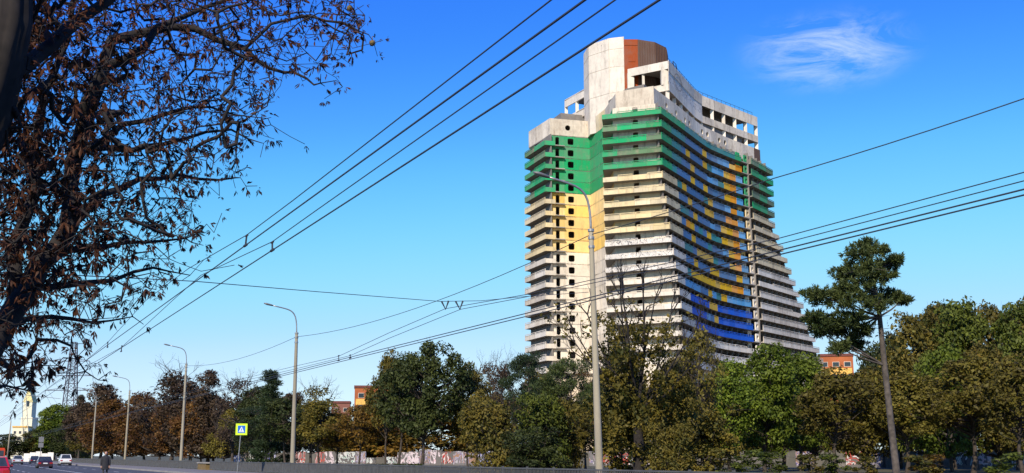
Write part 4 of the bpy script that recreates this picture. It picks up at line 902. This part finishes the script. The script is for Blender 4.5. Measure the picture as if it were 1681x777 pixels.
def tree(x, ytop, Y, kind, leaf, wpx, label, cat='tree', name=None, group='trees of the park strip'):
    if x < 500 and cat == 'tree': Y = max(Y, min(430, 34.5 / (RS + (x - 840.5) / F / CS))) + (Y % 7)
    v = V[kind]; p = foot(x, Y); h = at(x, ytop, Y).z; w = wpx * (1.34 if x < 600 or x > 1160 else 1.16) / F * Y / 2
    nm = name or ('pine_tree' if 'pine' in kind else 'spruce_tree' if kind == 'cone' else 'bush' if kind.startswith('bush') else 'sapling' if kind == 'sapling' else 'tree')
    t = thing(nm, label, cat, p, rt.uniform(0, 6.28), group); t.scale = (w / v['R'] * 1.0, w / v['R'] * 1.0, h / v['H'] * .985)
    link('trunk', v['wood'], t); c = link('crown', v['crown'], t); c.material_slots[0].link = 'OBJECT'; c.material_slots[0].material = L[leaf]
    return t
TREES = [
 (18, 712, 330, 'round2', 'dark', 70, 'low dark tree at the far left edge behind the bus'), (52, 706, 320, 'round', 'olive', 60, 'dull olive tree behind the white hoarding'),
 (88, 662, 245, 'round', 'bright', 62, 'bright green tree just before the lattice pylon'), (124, 642, 225, 'cone', 'needle', 30, 'narrow dark spruce beside the lattice pylon'),
 (118, 690, 200, 'wide', 'dark', 60, 'dark spreading tree below the lattice pylon'), (130, 664, 215, 'round', 'umber', 44, 'umber tree beside the narrow spruce'), (165, 628, 205, 'round2', 'umber', 86, 'umber tree with a rounded top behind the slim lamp pole'),
 (185, 652, 165, 'wide', 'rust', 84, 'rust coloured chestnut between the two farthest lamp poles'), (236, 642, 150, 'wide2', 'rust', 92, 'largest rust red chestnut beside the pale lamp pole'), (150, 672, 178, 'wide', 'brown', 70, 'brown chestnut behind the slim lamp pole'),
 (280, 602, 168, 'sparse2', 'umber', 105, 'tall thin-leaved umber tree rising behind the pale lamp pole'), (300, 652, 142, 'wide', 'rust', 80, 'rust chestnut behind the foot of the pale lamp pole'), (342, 600, 152, 'column', 'umber', 34, 'columnar umber tree between the pale lamp pole and the crossing sign'),
 (330, 655, 140, 'wide2', 'rust', 78, 'rust chestnut behind the gap in the fence'), (380, 616, 155, 'sparse', 'umber', 66, 'thin half-bare tree above the crossing sign'), (366, 668, 132, 'wide', 'brown', 62, 'brown low tree just left of the crossing sign'),
 (404, 648, 140, 'round', 'dark', 56, 'dark green tree directly behind the crossing sign'), (446, 598, 128, 'cone', 'needle', 70, 'dark conical pine left of the curved-arm lamp pole', ), (430, 662, 120, 'pine2', 'needle', 70, 'low dark pine below the conical pine'), (470, 652, 128, 'high', 'dark', 64, 'dark tree behind the curved-arm lamp pole'),
 (508, 628, 132, 'sparse', 'brown', 66, 'thin brown tree just right of the curved-arm lamp pole'), (522, 656, 122, 'high', 'olive', 60, 'olive tree right of the thin brown tree'), (556, 672, 124, 'high2', 'yellow', 60, 'yellowing low tree before the dull red block'), (592, 664, 118, 'high', 'yellow', 66, 'yellow brown tree before the orange brick block'),
 (572, 690, 235, 'bush', 'yellow', 70, 'low yellow bush behind the hedge boxes'), (632, 572, 112, 'high2', 'olive', 64, 'brown-tinged tree leaning on the big maple'), (690, 556, 104, 'maple', 'dark', 122, 'big dark green maple with forked trunks left of the tower'), (656, 590, 108, 'high', 'dark', 84, 'dark tree joined to the left side of the big maple'),
 (722, 650, 230, 'bush2', 'yellow', 150, 'wide yellow green bush under the big maple'), (768, 594, 108, 'high2', 'brown', 62, 'brown topped tree right of the big maple'), (795, 588, 150, 'sparse', 'umber', 56, 'half-bare tree right of the brown topped tree'), (784, 640, 100, 'high2', 'olive', 66, 'olive tree right of the big maple'),
 (830, 590, 165, 'sparse2', 'umber', 60, 'thin tree between the maple and the dark pine'), (820, 652, 84, 'bush', 'olive', 110, 'dense olive bush right of the maple, down to the fence'), (861, 572, 140, 'pine', 'needle', 66, 'dark pine touching the lower left corner of the tower'), (868, 640, 88, 'bush2', 'green', 92, 'green bush below the dark pine'),
 (932, 578, 118, 'pine2', 'pine', 96, 'round bushy pine before the left corner of the tower'), (906, 650, 92, 'bush', 'olive', 90, 'olive bush below the round bushy pine'), (962, 590, 130, 'sparse', 'rust', 52, 'thin pinkish tree just left of the tall lamp pole'), (945, 668, 100, 'round', 'olive', 64, 'small olive tree just left of the tall lamp pole'),
 (1018, 556, 88, 'maple', 'dark', 74, 'dark leafy tree just right of the tall lamp pole'), (1006, 620, 92, 'round', 'olive', 74, 'olive tree behind the tall lamp pole foot'), (1140, 528, 92, 'sparse2', 'brown', 84, 'thin brown topped tree before the blue balconies'), (1136, 578, 96, 'round2', 'brown', 92, 'brown olive tree below the thin brown topped one'),
 (1095, 590, 84, 'round', 'olive', 86, 'olive tree right of the bare-branched tree'), (1060, 640, 82, 'bush2', 'olive', 110, 'dense olive bush at the foot of the bare-branched tree'), (1196, 588, 108, 'round', 'bright', 84, 'fresh green tree before the right end of the blue balconies'), (1252, 562, 112, 'round2', 'bright', 104, 'bright green tree at the tower foot'),
 (1312, 574, 118, 'round', 'bright', 86, 'bright green tree at the lower right corner of the tower'), (1220, 640, 182, 'bush', 'bright', 112, 'bright green bush below the bright green tree'), (1150, 660, 88, 'bush2', 'olive', 100, 'olive bush below the brown olive tree'), (1290, 650, 178, 'bush2', 'bright', 96, 'yellow green bush left of the brown chestnuts'),
 (1372, 602, 98, 'high2', 'brown', 110, 'brown chestnut left of the tall pine trunk'), (1345, 655, 175, 'wide2', 'yellow', 96, 'yellowing tree behind the wall below the brown chestnut'), (1408, 664, 172, 'bush', 'olive', 92, 'olive bush left of the tall pine trunk'), (1486, 606, 96, 'high2', 'brown', 112, 'brown chestnut right of the tall pine trunk'),
 (1508, 508, 124, 'round2', 'olive', 110, 'tall olive green tree right of the pine crown'), (1545, 492, 138, 'tall', 'dark', 72, 'tall dark tree second right of the pine crown'), (1604, 486, 126, 'round', 'green', 112, 'tallest green tree towards the right edge'), (1668, 494, 122, 'round2', 'green', 106, 'tall green tree beside the right edge'), (1450, 560, 150, 'round', 'dark', 70, 'dark green tree behind the pine trunk'),
 (1596, 575, 98, 'high2', 'brown', 124, 'broad brown tree before the tallest green tree'), (1676, 580, 92, 'high2', 'brown', 110, 'broad brown tree at the right edge'), (1540, 640, 165, 'bush', 'olive', 110, 'olive bush right of the pine trunk'), (1625, 650, 160, 'bush2', 'green', 110, 'green bush below the broad brown tree'), (1690, 660, 158, 'bush', 'yellow', 90, 'yellowing bush at the right edge'), (1470, 668, 168, 'bush2', 'olive', 90, 'olive bush behind the pine trunk foot')]
TREES += [
 (70, 690, 265, 'wide', 'dark', 60, 'dark tree between the bright green tree and the hoarding'), (105, 700, 190, 'bush', 'dark', 80, 'dark low bush by the road below the pylon'), (205, 668, 175, 'wide2', 'rust', 90, 'rust chestnut behind the banded lamp pole'), (262, 668, 160, 'wide', 'rust', 90, 'rust chestnut between the two middle lamp poles'), (315, 625, 175, 'round2', 'umber', 90, 'umber tree left of and behind the columnar tree'),
 (350, 640, 170, 'wide2', 'umber', 90, 'umber tree behind the columnar tree, farther back'), (420, 632, 165, 'round', 'dark', 80, 'dark tree behind the conical pine'), (480, 640, 240, 'wide', 'umber', 90, 'umber tree behind the curved-arm lamp pole, farther back'), (540, 680, 240, 'round', 'olive', 80, 'olive tree farther back before the dull red block'), (620, 660, 235, 'wide', 'olive', 90, 'olive tree behind the left side of the maple'),
 (1568, 496, 132, 'round2', 'olive', 90, 'tall olive tree left of the tallest green tree'), (1640, 492, 136, 'round', 'olive', 90, 'tall olive tree right of the tallest green tree'), (1700, 486, 130, 'round', 'olive', 90, 'tall olive tree cut by the right edge'), (1478, 540, 140, 'round2', 'dark', 90, 'dark tree just right of the pine crown'), (1560, 560, 110, 'wide2', 'bright', 110, 'bright green tree in the middle of the right-hand tree mass'),
 (890, 612, 222, 'wide2', 'olive', 110, 'olive tree at the left foot of the tower'), (975, 615, 225, 'wide', 'dark', 110, 'dark tree at the tower foot behind the tall lamp pole'), (1060, 618, 222, 'wide2', 'olive', 120, 'olive tree at the tower foot behind the bare-branched tree'), (1140, 615, 220, 'round2', 'dark', 110, 'dark tree at the tower foot below the blue balconies'), (1215, 620, 218, 'wide', 'olive', 110, 'olive tree at the tower foot behind the bright green bush'), (1300, 622, 220, 'wide2', 'olive', 100, 'olive tree at the right foot of the tower'), (805, 640, 226, 'wide', 'olive', 100, 'olive tree far back between the maple and the dark pine'),
 (650, 690, 236, 'bush2', 'yellow', 120, 'yellow bush behind the wall under the left of the maple'), (590, 700, 238, 'bush', 'olive', 100, 'olive bush behind the wall before the orange block'), (770, 690, 232, 'bush', 'yellow', 90, 'yellow bush behind the wall right of the maple trunks'), (1180, 610, 130, 'wide', 'olive', 110, 'olive tree behind the green one before the blue balconies'), (1285, 610, 135, 'round2', 'bright', 110, 'second bright green tree behind the one at the tower foot'), (1338, 612, 140, 'wide', 'green', 60, 'green tree before the orange brick block'), (1425, 600, 135, 'wide2', 'brown', 110, 'brown tree behind the brown chestnuts, farther back'), (1530, 570, 115, 'wide', 'green', 110, 'green tree between the brown chestnut and the tall dark tree'),
 (1640, 560, 112, 'wide2', 'olive', 120, 'olive tree behind the broad brown trees'), (1235, 690, 180, 'bush', 'olive', 110, 'low olive bush behind the graffiti wall near the last fence bars'), (1320, 700, 175, 'bush2', 'dark', 100, 'low dark bush behind the small saplings'), (1110, 690, 76, 'bush', 'olive', 90, 'low olive bush right of the bare-branched tree foot'), (890, 700, 78, 'bush2', 'dark', 90, 'low dark bush left of the tall lamp pole')]
for a in TREES: tree(*a)
for x, yt, Y, w, lf, lab in ((1262, 738, 62, 44, 'green', 'small sapling by the fence end, first of the row'), (1342, 742, 60, 34, 'olive', 'small sapling left of the painted face'), (1392, 741, 60, 34, 'green', 'small sapling just left of the pine trunk'), (1412, 745, 58, 30, 'olive', 'low sapling touching the pine trunk side'), (1494, 742, 58, 40, 'yellow', 'sapling just right of the pine trunk'),
                          (1560, 744, 56, 44, 'olive', 'sapling before the yellow tags'), (1596, 740, 56, 44, 'green', 'sapling left of the pink graffiti'), (1180, 735, 66, 40, 'green', 'sapling standing behind the last fence bars')):
    tree(x, yt, Y, 'sapling', lf, w, lab, 'sapling', group='saplings before the wall')
# low clipped hedge boxes
for x0, x1, lab in ((595, 637, 'low dark clipped hedge box left of the maple trunks'), (645, 694, 'low dark clipped hedge box around the maple trunks')):
    a, b = foot(x0, 92), foot(x1, 92); g = np.random.default_rng(x0); n = 2600; W_ = b.x - a.x; hh = .78
    C = np.stack([g.uniform(0, W_, n), g.uniform(-.5, .5, n), g.uniform(0.02, hh, n)], 1); f = g.integers(0, 3, n); C[f == 0, 2] = hh + g.normal(0, .03, (f == 0).sum()); C[f == 1, 1] = -.5 + g.normal(0, .03, (f == 1).sum())
    t = thing('hedge', lab, 'hedge', a, 0, 'hedge boxes'); o = link('foliage', quads_mesh('hedge', leaf_quads(g, C, .16), L['dark']), t)
    mb = MB(); mb.box(.08, W_ - .08, -.42, .42, 0.0, hh - .08); mb.build('twigs', M['bark'], t)

# tree with a fan of bare branches before the tower
g = np.random.default_rng(41); p = foot(1048, 80); t = thing('bare_tree', 'tall tree with a fan of bare upper branches before the white balconies', 'tree', p, 0, 'trees of the park strip')
mb = MB(); mb.tube([(0, 0, 0), (.05, 0, 2.2), (-.05, .1, 4.2)], [.42, .34, .28], 10, False); tips = []
for dx, dz, r in ((-.62, .9, .09), (-.38, 1.0, .11), (-.14, 1.2, .13), (.10, 1.25, .13), (.34, 1.05, .11), (.60, .85, .09), (-.2, .95, .1), (.2, .9, .1), (-.5, .6, .07), (.55, .55, .07)):
    d = Vector((dx, float(g.uniform(-.45, .45)), dz)).normalized(); s = Vector((-.05, .1, 3.4 + .5 * float(g.uniform(0, 1.4))))
    q = [s]; 
    for i in range(4): q.append(q[-1] + (d + Vector(g.normal(size=3)) * .07).normalized() * 2.2 * (1.0 if abs(dx) < .5 else .85))
    mb.tube(q, [r, r * .85, r * .7, r * .55, r * .42], 6, False)
    for k in (1, 2, 3, 4, 4):
        branchy(mb, g, q[k], (d + Vector(g.normal(size=3)) * .35 + Vector((0, 0, .1))).normalized(), 2.0 - .2 * k, r * .52, 2, tips, .42, .16)
mb.build('trunk', M['barkdark'], t, True)
tt = np.array([list(q) for q in tips]); tt = tt[tt[:, 2] < 12.5]; tt = tt[g.integers(0, len(tt), 520)]
ctr = np.stack([g.normal(0, 1.75, 84), g.normal(0, 1.5, 84), 3.4 + 7.4 * g.uniform(0, 1, 84) ** 1.3], 1); C = np.concatenate([c + unit(g.normal(size=(95, 3))) * g.uniform(.2, .75, (95, 1)) for c in ctr] + [tt + g.normal(0, .12, tt.shape)])
link('crown', quads_mesh('crown', leaf_quads(g, C, .26), L['olive']), t)

# the tall pine at the right
g = np.random.default_rng(77); b = foot(1471, 62); t = thing('pine_tree', 'tall lone pine with a bare leaning trunk and layered flat crown', 'tree', b, 0, 'trees of the park strip')
tp = [Vector((0, 0, 0))] + [at(*q) - b for q in ((1462, 690, 62), (1452, 600, 62), (1444, 520, 62), (1438, 480, 62), (1430, 445, 62), (1422, 405, 62))]
mb = MB(); mb.tube(tp, [.20, .17, .15, .125, .10, .07, .03], 10, False); cl = []
for _ in range(26):
    f = float(g.uniform(.42, .70)); k = f * 6; s = tp[int(k)].lerp(tp[int(k) + 1], k - int(k)); d = Vector((float(g.normal()), float(g.normal()), .1)).normalized(); mb.tube([s, s + d * float(g.uniform(.25, .9)) + Vector((0, 0, -.05))], [.02, .006], 3, False)
for x, y, rx in ((1421, 404, 20), (1408, 418, 24), (1438, 412, 20), (1392, 446, 26), (1422, 440, 30), (1455, 434, 24), (1472, 428, 12), (1385, 456, 18), (1412, 462, 34), (1448, 456, 22), (1340, 482, 22), (1362, 490, 28), (1392, 496, 34), (1426, 490, 30), (1462, 488, 22), (1482, 492, 14), (1340, 523, 20), (1364, 530, 26), (1394, 522, 28), (1414, 544, 26), (1380, 545, 24), (1346, 545, 14), (1378, 572, 20), (1402, 566, 24), (1440, 500, 22), (1350, 536, 20), (1388, 476, 22)):
    c = at(x, y, 62 + float(g.uniform(-1.7, 1.7))) - b; rr = rx / F * 62 * .88; cl.append((c, rr)); k = min(range(len(tp)), key=lambda i: abs(tp[i].z - (c.z - .25 * abs(c.x - tp[i].x)))); s = tp[max(2, k)]
    mb.tube([s, s.lerp(c, .5) + Vector((0, 0, -.08)), c], [.06, .045, .02], 5, False)
    for _ in range(5): e = c + Vector((float(g.normal()) * rr * .7, float(g.normal()) * rr * .7, float(g.normal()) * rr * .25)); mb.tube([c, e], [.018, .008], 3, False)
mb.build('trunk', M['pinebark'], t, True); C, O = [], []
for c, rr in cl:
    nt = int(20 + 34 * rr)
    for _ in range(nt):   # tufts of needles at shoot ends
        d = unit(g.normal(size=3)); e = np.array(c) + d * np.array([1.05, 1.05, .55]) * rr * g.uniform(.3, 1.2); m = 34
        C.append(e + g.normal(0, .05, (m, 3))); O.append(np.tile(unit(d * np.array([1, 1, .3]) + np.array([0, 0, .3])), (m, 1)) * .6)
link('crown', quads_mesh('crown', needle_quads(g, np.concatenate(C), .24, np.concatenate(O)), L['pine']), t)

# ------------------------------------------------------------------ the near horse chestnut
g = np.random.default_rng(9)
base_pt = Vector((at(-330, 748, 7.2).x, 7.2, .0))
NODES, PAR, RAD = [], [], []
def chain(pts, r0, r1, start=None):
    """explicit limb through photograph points at given depths; returns node indices"""
    P = [Vector(p) if isinstance(p, Vector) else at(*p) for p in pts]; Q = []
    for i in range(len(P) - 1):
        n = max(2, int((P[i + 1] - P[i]).length / .16)); Q += [P[i].lerp(P[i + 1], k / n) for k in range(n)]
    Q.append(P[-1]); ids = []; wob = Vector((0, 0, 0))
    for i, q in enumerate(Q):
        f = i / (len(Q) - 1); wob = wob * .85 + Vector(g.normal(size=3)) * .016; NODES.append(q + (wob if 0 < i < len(Q) - 1 else Vector())); RAD.append(r0 + (r1 - r0) * f); PAR.append((start if start is not None else -1) if i == 0 else len(NODES) - 2); ids.append(len(NODES) - 1)
    return ids
def near(p):
    q = at(*p); return min(range(len(NODES)), key=lambda i: (NODES[i] - q).length)
LT = []
def limb(pts, r0, r1):
    s = near(pts[0]); LT.append(pts[-1]); return chain([NODES[s]] + list(pts[1:]), r0, r1, s)
TRK = chain([base_pt, (-200, 560, 7.2), (-85, 320, 7.1), (-8, 150, 7.0), (18, 30, 6.9), (30, -120, 6.9), (60, -330, 7.0)], .26, .10)
limb([(-150, 460, 7.2), (-60, 640, 7.4), (-5, 590, 7.6), (50, 480, 7.9), (112, 378, 8.2), (122, 250, 8.5), (150, 160, 8.6), (185, 62, 8.8), (250, 42, 8.9), (330, 52, 9.0), (402, 80, 9.0)], .10, .025)
limb([(100, 270, 8.4), (140, 170, 8.2), (170, 110, 8.2), (232, 78, 8.3), (255, 50, 8.4), (330, 20, 8.6), (420, -10, 8.7)], .055, .012)
limb([(402, 80, 9.0), (445, 112, 9.1), (485, 118, 9.1), (520, 138, 9.1), (549, 133, 9.1)], .02, .003)
limb([(380, 72, 9.0), (435, 48, 9.0), (500, 26, 9.1), (560, 42, 9.1), (590, 60, 9.1), (613, 68, 9.1)], .016, .003)
limb([(112, 378, 8.2), (160, 320, 8.3), (220, 290, 8.6), (300, 280, 8.8), (360, 295, 8.9), (395, 292, 9.0)], .035, .003)
limb([(80, 430, 8.0), (130, 400, 8.3), (200, 390, 8.5), (270, 392, 8.6), (328, 382, 8.7)], .03, .003)
limb([(50, 480, 7.9), (110, 470, 8.2), (190, 462, 8.5), (262, 440, 8.7), (312, 452, 8.8)], .03, .003)
limb([(20, 540, 7.7), (70, 520, 8.0), (140, 535, 8.3), (218, 520, 8.5)], .025, .003)
limb([(-5, 590, 7.6), (30, 610, 8.0), (60, 560, 8.2), (120, 570, 8.4), (140, 610, 8.4)], .02, .005)
limb([(122, 250, 8.5), (200, 200, 8.8), (290, 180, 8.9), (350, 170, 9.0), (440, 195, 9.1)], .03, .003)
limb([(122, 250, 8.5), (210, 250, 8.7), (300, 230, 9.0), (380, 215, 9.1), (430, 235, 9.1)], .03, .003)
limb([(40, 500, 7.9), (30, 420, 8.0), (48, 340, 8.2), (60, 250, 8.4), (90, 120, 8.6), (120, 0, 8.8)], .05, .02)
limb([(-8, 150, 7.0), (60, 90, 7.3), (140, 30, 7.6), (230, -30, 7.9), (320, -70, 8.2)], .06, .02)
limb([(-60, 640, 7.4), (-40, 680, 7.7), (5, 640, 8.0), (40, 640, 8.2)], .03, .003)
poly = [(-260, -260), (560, -260), (590, -60), (600, 20), (600, 70), (535, 120), (480, 110), (430, 190), (415, 225), (385, 285), (325, 320), (322, 380), (300, 450), (215, 515), (150, 545), (140, 600), (45, 635), (-60, 680), (-260, 640)]
def inside(x, y):
    c = False; j = len(poly) - 1
    for i in range(len(poly)):
        xi, yi = poly[i]; xj, yj = poly[j]
        if (yi > y) != (yj > y) and x < (xj - xi) * (y - yi) / (yj - yi) + xi: c = not c
        j = i
    return c
att = []
while len(att) < 5200:
    x, y = float(g.uniform(-260, 620)), float(g.uniform(-260, 690))
    if not inside(x, y): continue
    dn = 1.0 - .6 * max(0, min(1, (x + .55 * y - 90) / 420))
    if x < -20 or y < -20: dn *= .35
    if y > 400: dn *= .75
    if g.uniform() > dn: continue
    att.append(at(x, y, float(g.uniform(6.9, 10.2))))
for q in LT:
    for _ in range(9): att.append(at(q[0] - 8 + float(g.normal()) * 26, q[1] + float(g.normal()) * 20, q[2] + float(g.normal()) * .15))
NP = np.array([list(n) for n in NODES]); done = np.zeros(len(att), bool); AP = np.array([list(a) for a in att])
best = np.full(len(att), 1e9); who = np.zeros(len(att), int)
for i in range(0, len(NP)):
    d = np.linalg.norm(AP - NP[i], axis=1); k = d < best; best[k] = d[k]; who[k] = i
TIPS = []
while not done.all():
    b = np.where(done, 1e9, best); a = int(b.argmin()); done[a] = True; s = int(who[a]); p0 = NODES[s]; p1 = att[a]; ln = (p1 - p0).length
    n = max(1, int(ln / .14)); off = Vector(g.normal(size=3)) * .10 * ln; new = []
    par = s
    for k in range(1, n + 1):
        f = k / n; q = p0.lerp(p1, f) + off * 4 * f * (1 - f) * .5 + Vector((0, 0, -.05 * ln * math.sin(math.pi * f)))
        NODES.append(q); PAR.append(par); RAD.append(.0024); par = len(NODES) - 1; new.append(par)
    TIPS.append(par)
    for i in new:
        d = np.linalg.norm(AP - np.array(NODES[i])[None], axis=1); k = d < best; best[k] = d[k]; who[k] = i
NL = len(NODES); acc = np.zeros(NL)
kids = [0] * NL
for i in range(NL - 1, -1, -1):
    r = max(RAD[i], min(.02, acc[i] ** (1 / 2.5))) if acc[i] > 0 else RAD[i]; RAD[i] = r
    if PAR[i] >= 0:
        kids[PAR[i]] += 1
        if RAD[i] < .04: acc[PAR[i]] += r ** 2.5
ch = thing('chestnut_tree', 'dark near horse chestnut with bare twigs and dry brown leaves filling the upper left', 'tree', base_pt)
big, small = MB(), MB()
NS = 40; tv = []
for q, i in enumerate(TRK):
    c = NODES[i] - base_pt; d = (NODES[TRK[min(q + 1, len(TRK) - 1)]] - NODES[TRK[max(q - 1, 0)]]).normalized(); a = d.cross(Vector((0, 1, 0))).normalized(); b = d.cross(a)
    for k in range(NS):
        w = 2 * math.pi * k / NS; rr = RAD[i] * (1 + .05 * math.sin(9 * w + .5 * math.sin(q * .7)) + .035 * math.sin(17 * w + q * .4) + float(g.normal()) * .035 + .06 * math.sin(q * .35 + 2 * w)); tv.append(c + a * math.cos(w) * rr + b * math.sin(w) * rr)
big.add(tv, [(q * NS + k, q * NS + (k + 1) % NS, (q + 1) * NS + (k + 1) % NS, (q + 1) * NS + k) for q in range(len(TRK) - 1) for k in range(NS)])
TS = set(TRK)
for i in range(NL):
    j = PAR[i]
    if j < 0 or i in TS: continue
    m = big if RAD[i] > .03 else small
    a, b = NODES[j] - base_pt, NODES[i] - base_pt; ra = RAD[j] if RAD[j] < RAD[i] * 2.2 else RAD[i] * 1.3
    e = (b - a).normalized() * min(.02, RAD[i] * .4); m.tube([a - e, b + e], [ra, RAD[i]], 10 if RAD[i] > .03 else 5 if RAD[i] > .012 else 4, False)
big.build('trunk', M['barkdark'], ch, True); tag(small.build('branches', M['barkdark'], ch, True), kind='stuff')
# dry palmate leaves: five to seven drooping leaflets each
Q = []
def palmate(p, d, size):
    n = int(g.integers(2, 7)); size = size * g.uniform(.6, 1.25); d = unit(np.array(d)); side = unit(np.cross(d, g.normal(size=3))); upv = np.cross(side, d)
    for k in range(n):
        a = (k - (n - 1) / 2) * g.uniform(.25, .6); ax = unit(d * math.cos(a) + side * math.sin(a) + upv * g.normal() * .35 + np.array([0, 0, -.35])); ln = size * (1 - .25 * abs(a) / 1.6) * g.uniform(.75, 1.2)
        wv = unit(np.cross(ax, upv + g.normal(size=3) * .5)); cu = np.cross(ax, wv) * ln * g.uniform(-.3, .3) + np.array([0, 0, -.12 * ln]); w = ln * g.uniform(.08, .19)
        b = p; m = p + ax * ln * .6 + cu * .3; e = p + ax * ln + cu
        k1 = p + ax * ln * .35 + cu * .05; fold = np.cross(ax, wv) * w * g.uniform(-.9, .9)
        Q.append([b, k1 - wv * w * .55 + fold * .5, m + cu * .1, k1 + wv * w * .55 + fold * .5]); Q.append([k1 - wv * w * .5, m - wv * w + cu * .2 + fold, e, m + cu * .1]); Q.append([k1 + wv * w * .5, m + cu * .1, e + cu * .3, m + wv * w - cu * .1 + fold])
for i in TIPS:
    p = np.array(NODES[i]); d = np.array(NODES[i] - NODES[PAR[i]])
    if g.uniform() < .80:
        for _ in range(int(g.integers(1, 3))):
            dd = unit(unit(d) + g.normal(size=3) * .6 + np.array([0, 0, -.35])); palmate(p + dd * .03, dd, float(g.uniform(.035, .07)))
for _ in range(4600):
    i = int(g.integers(200, NL)); p = np.array(NODES[i])
    if RAD[i] < .012: dd = unit(g.normal(size=3) + np.array([0, 0, -.6])); palmate(p + dd * .03, dd, float(g.uniform(.025, .06)))
# thick russet bunches low on the left
for cx, cy, nn in ((60, 60, 50), (120, 90, 45), (40, 480, 60), (90, 450, 50), (130, 420, 40), (20, 390, 60), (90, 360, 50), (150, 400, 35), (80, 170, 45), (160, 180, 30), (30, 215, 45), (70, 240, 45), (110, 215, 30), (25, 270, 50), (90, 290, 35), (40, 330, 40), (150, 250, 25), (20, 150, 20), (15, 560, 30), (30, 600, 25), (120, 330, 30), (60, 400, 40), (170, 340, 25)):
    for _ in range(nn):
        q = at(cx + float(g.normal()) * 26, cy + float(g.normal()) * 26, float(g.uniform(7.3, 8.6))); palmate(np.array(q), unit(g.normal(size=3) + np.array([0, 0, -.7])), float(g.uniform(.055, .11)))
Q = np.array(Q) - np.array(base_pt)[None, None]
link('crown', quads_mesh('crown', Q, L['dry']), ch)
# spiny fruit hanging at the twig tips
mb = MB()
for x, y in ((611, 71), (574, 14)):
    p = at(x, y, 9.1) - base_pt
    mb.tube([p + Vector((0, 0, .06)), p + Vector((0, 0, .02))], .003, 4); mb.tube([p + Vector((0, 0, .026)), p + Vector((0, 0, .016)), p, p - Vector((0, 0, .016)), p - Vector((0, 0, .026))], [.006, .021, .026, .021, .006], 10)
    for _ in range(16): d = Vector(g.normal(size=3)).normalized(); mb.tube([p + d * .024, p + d * .034], [.003, .0005], 3, False)
mb.build('fruit', plain('chestnut husk', (.16, .11, .03), .8), ch, True)
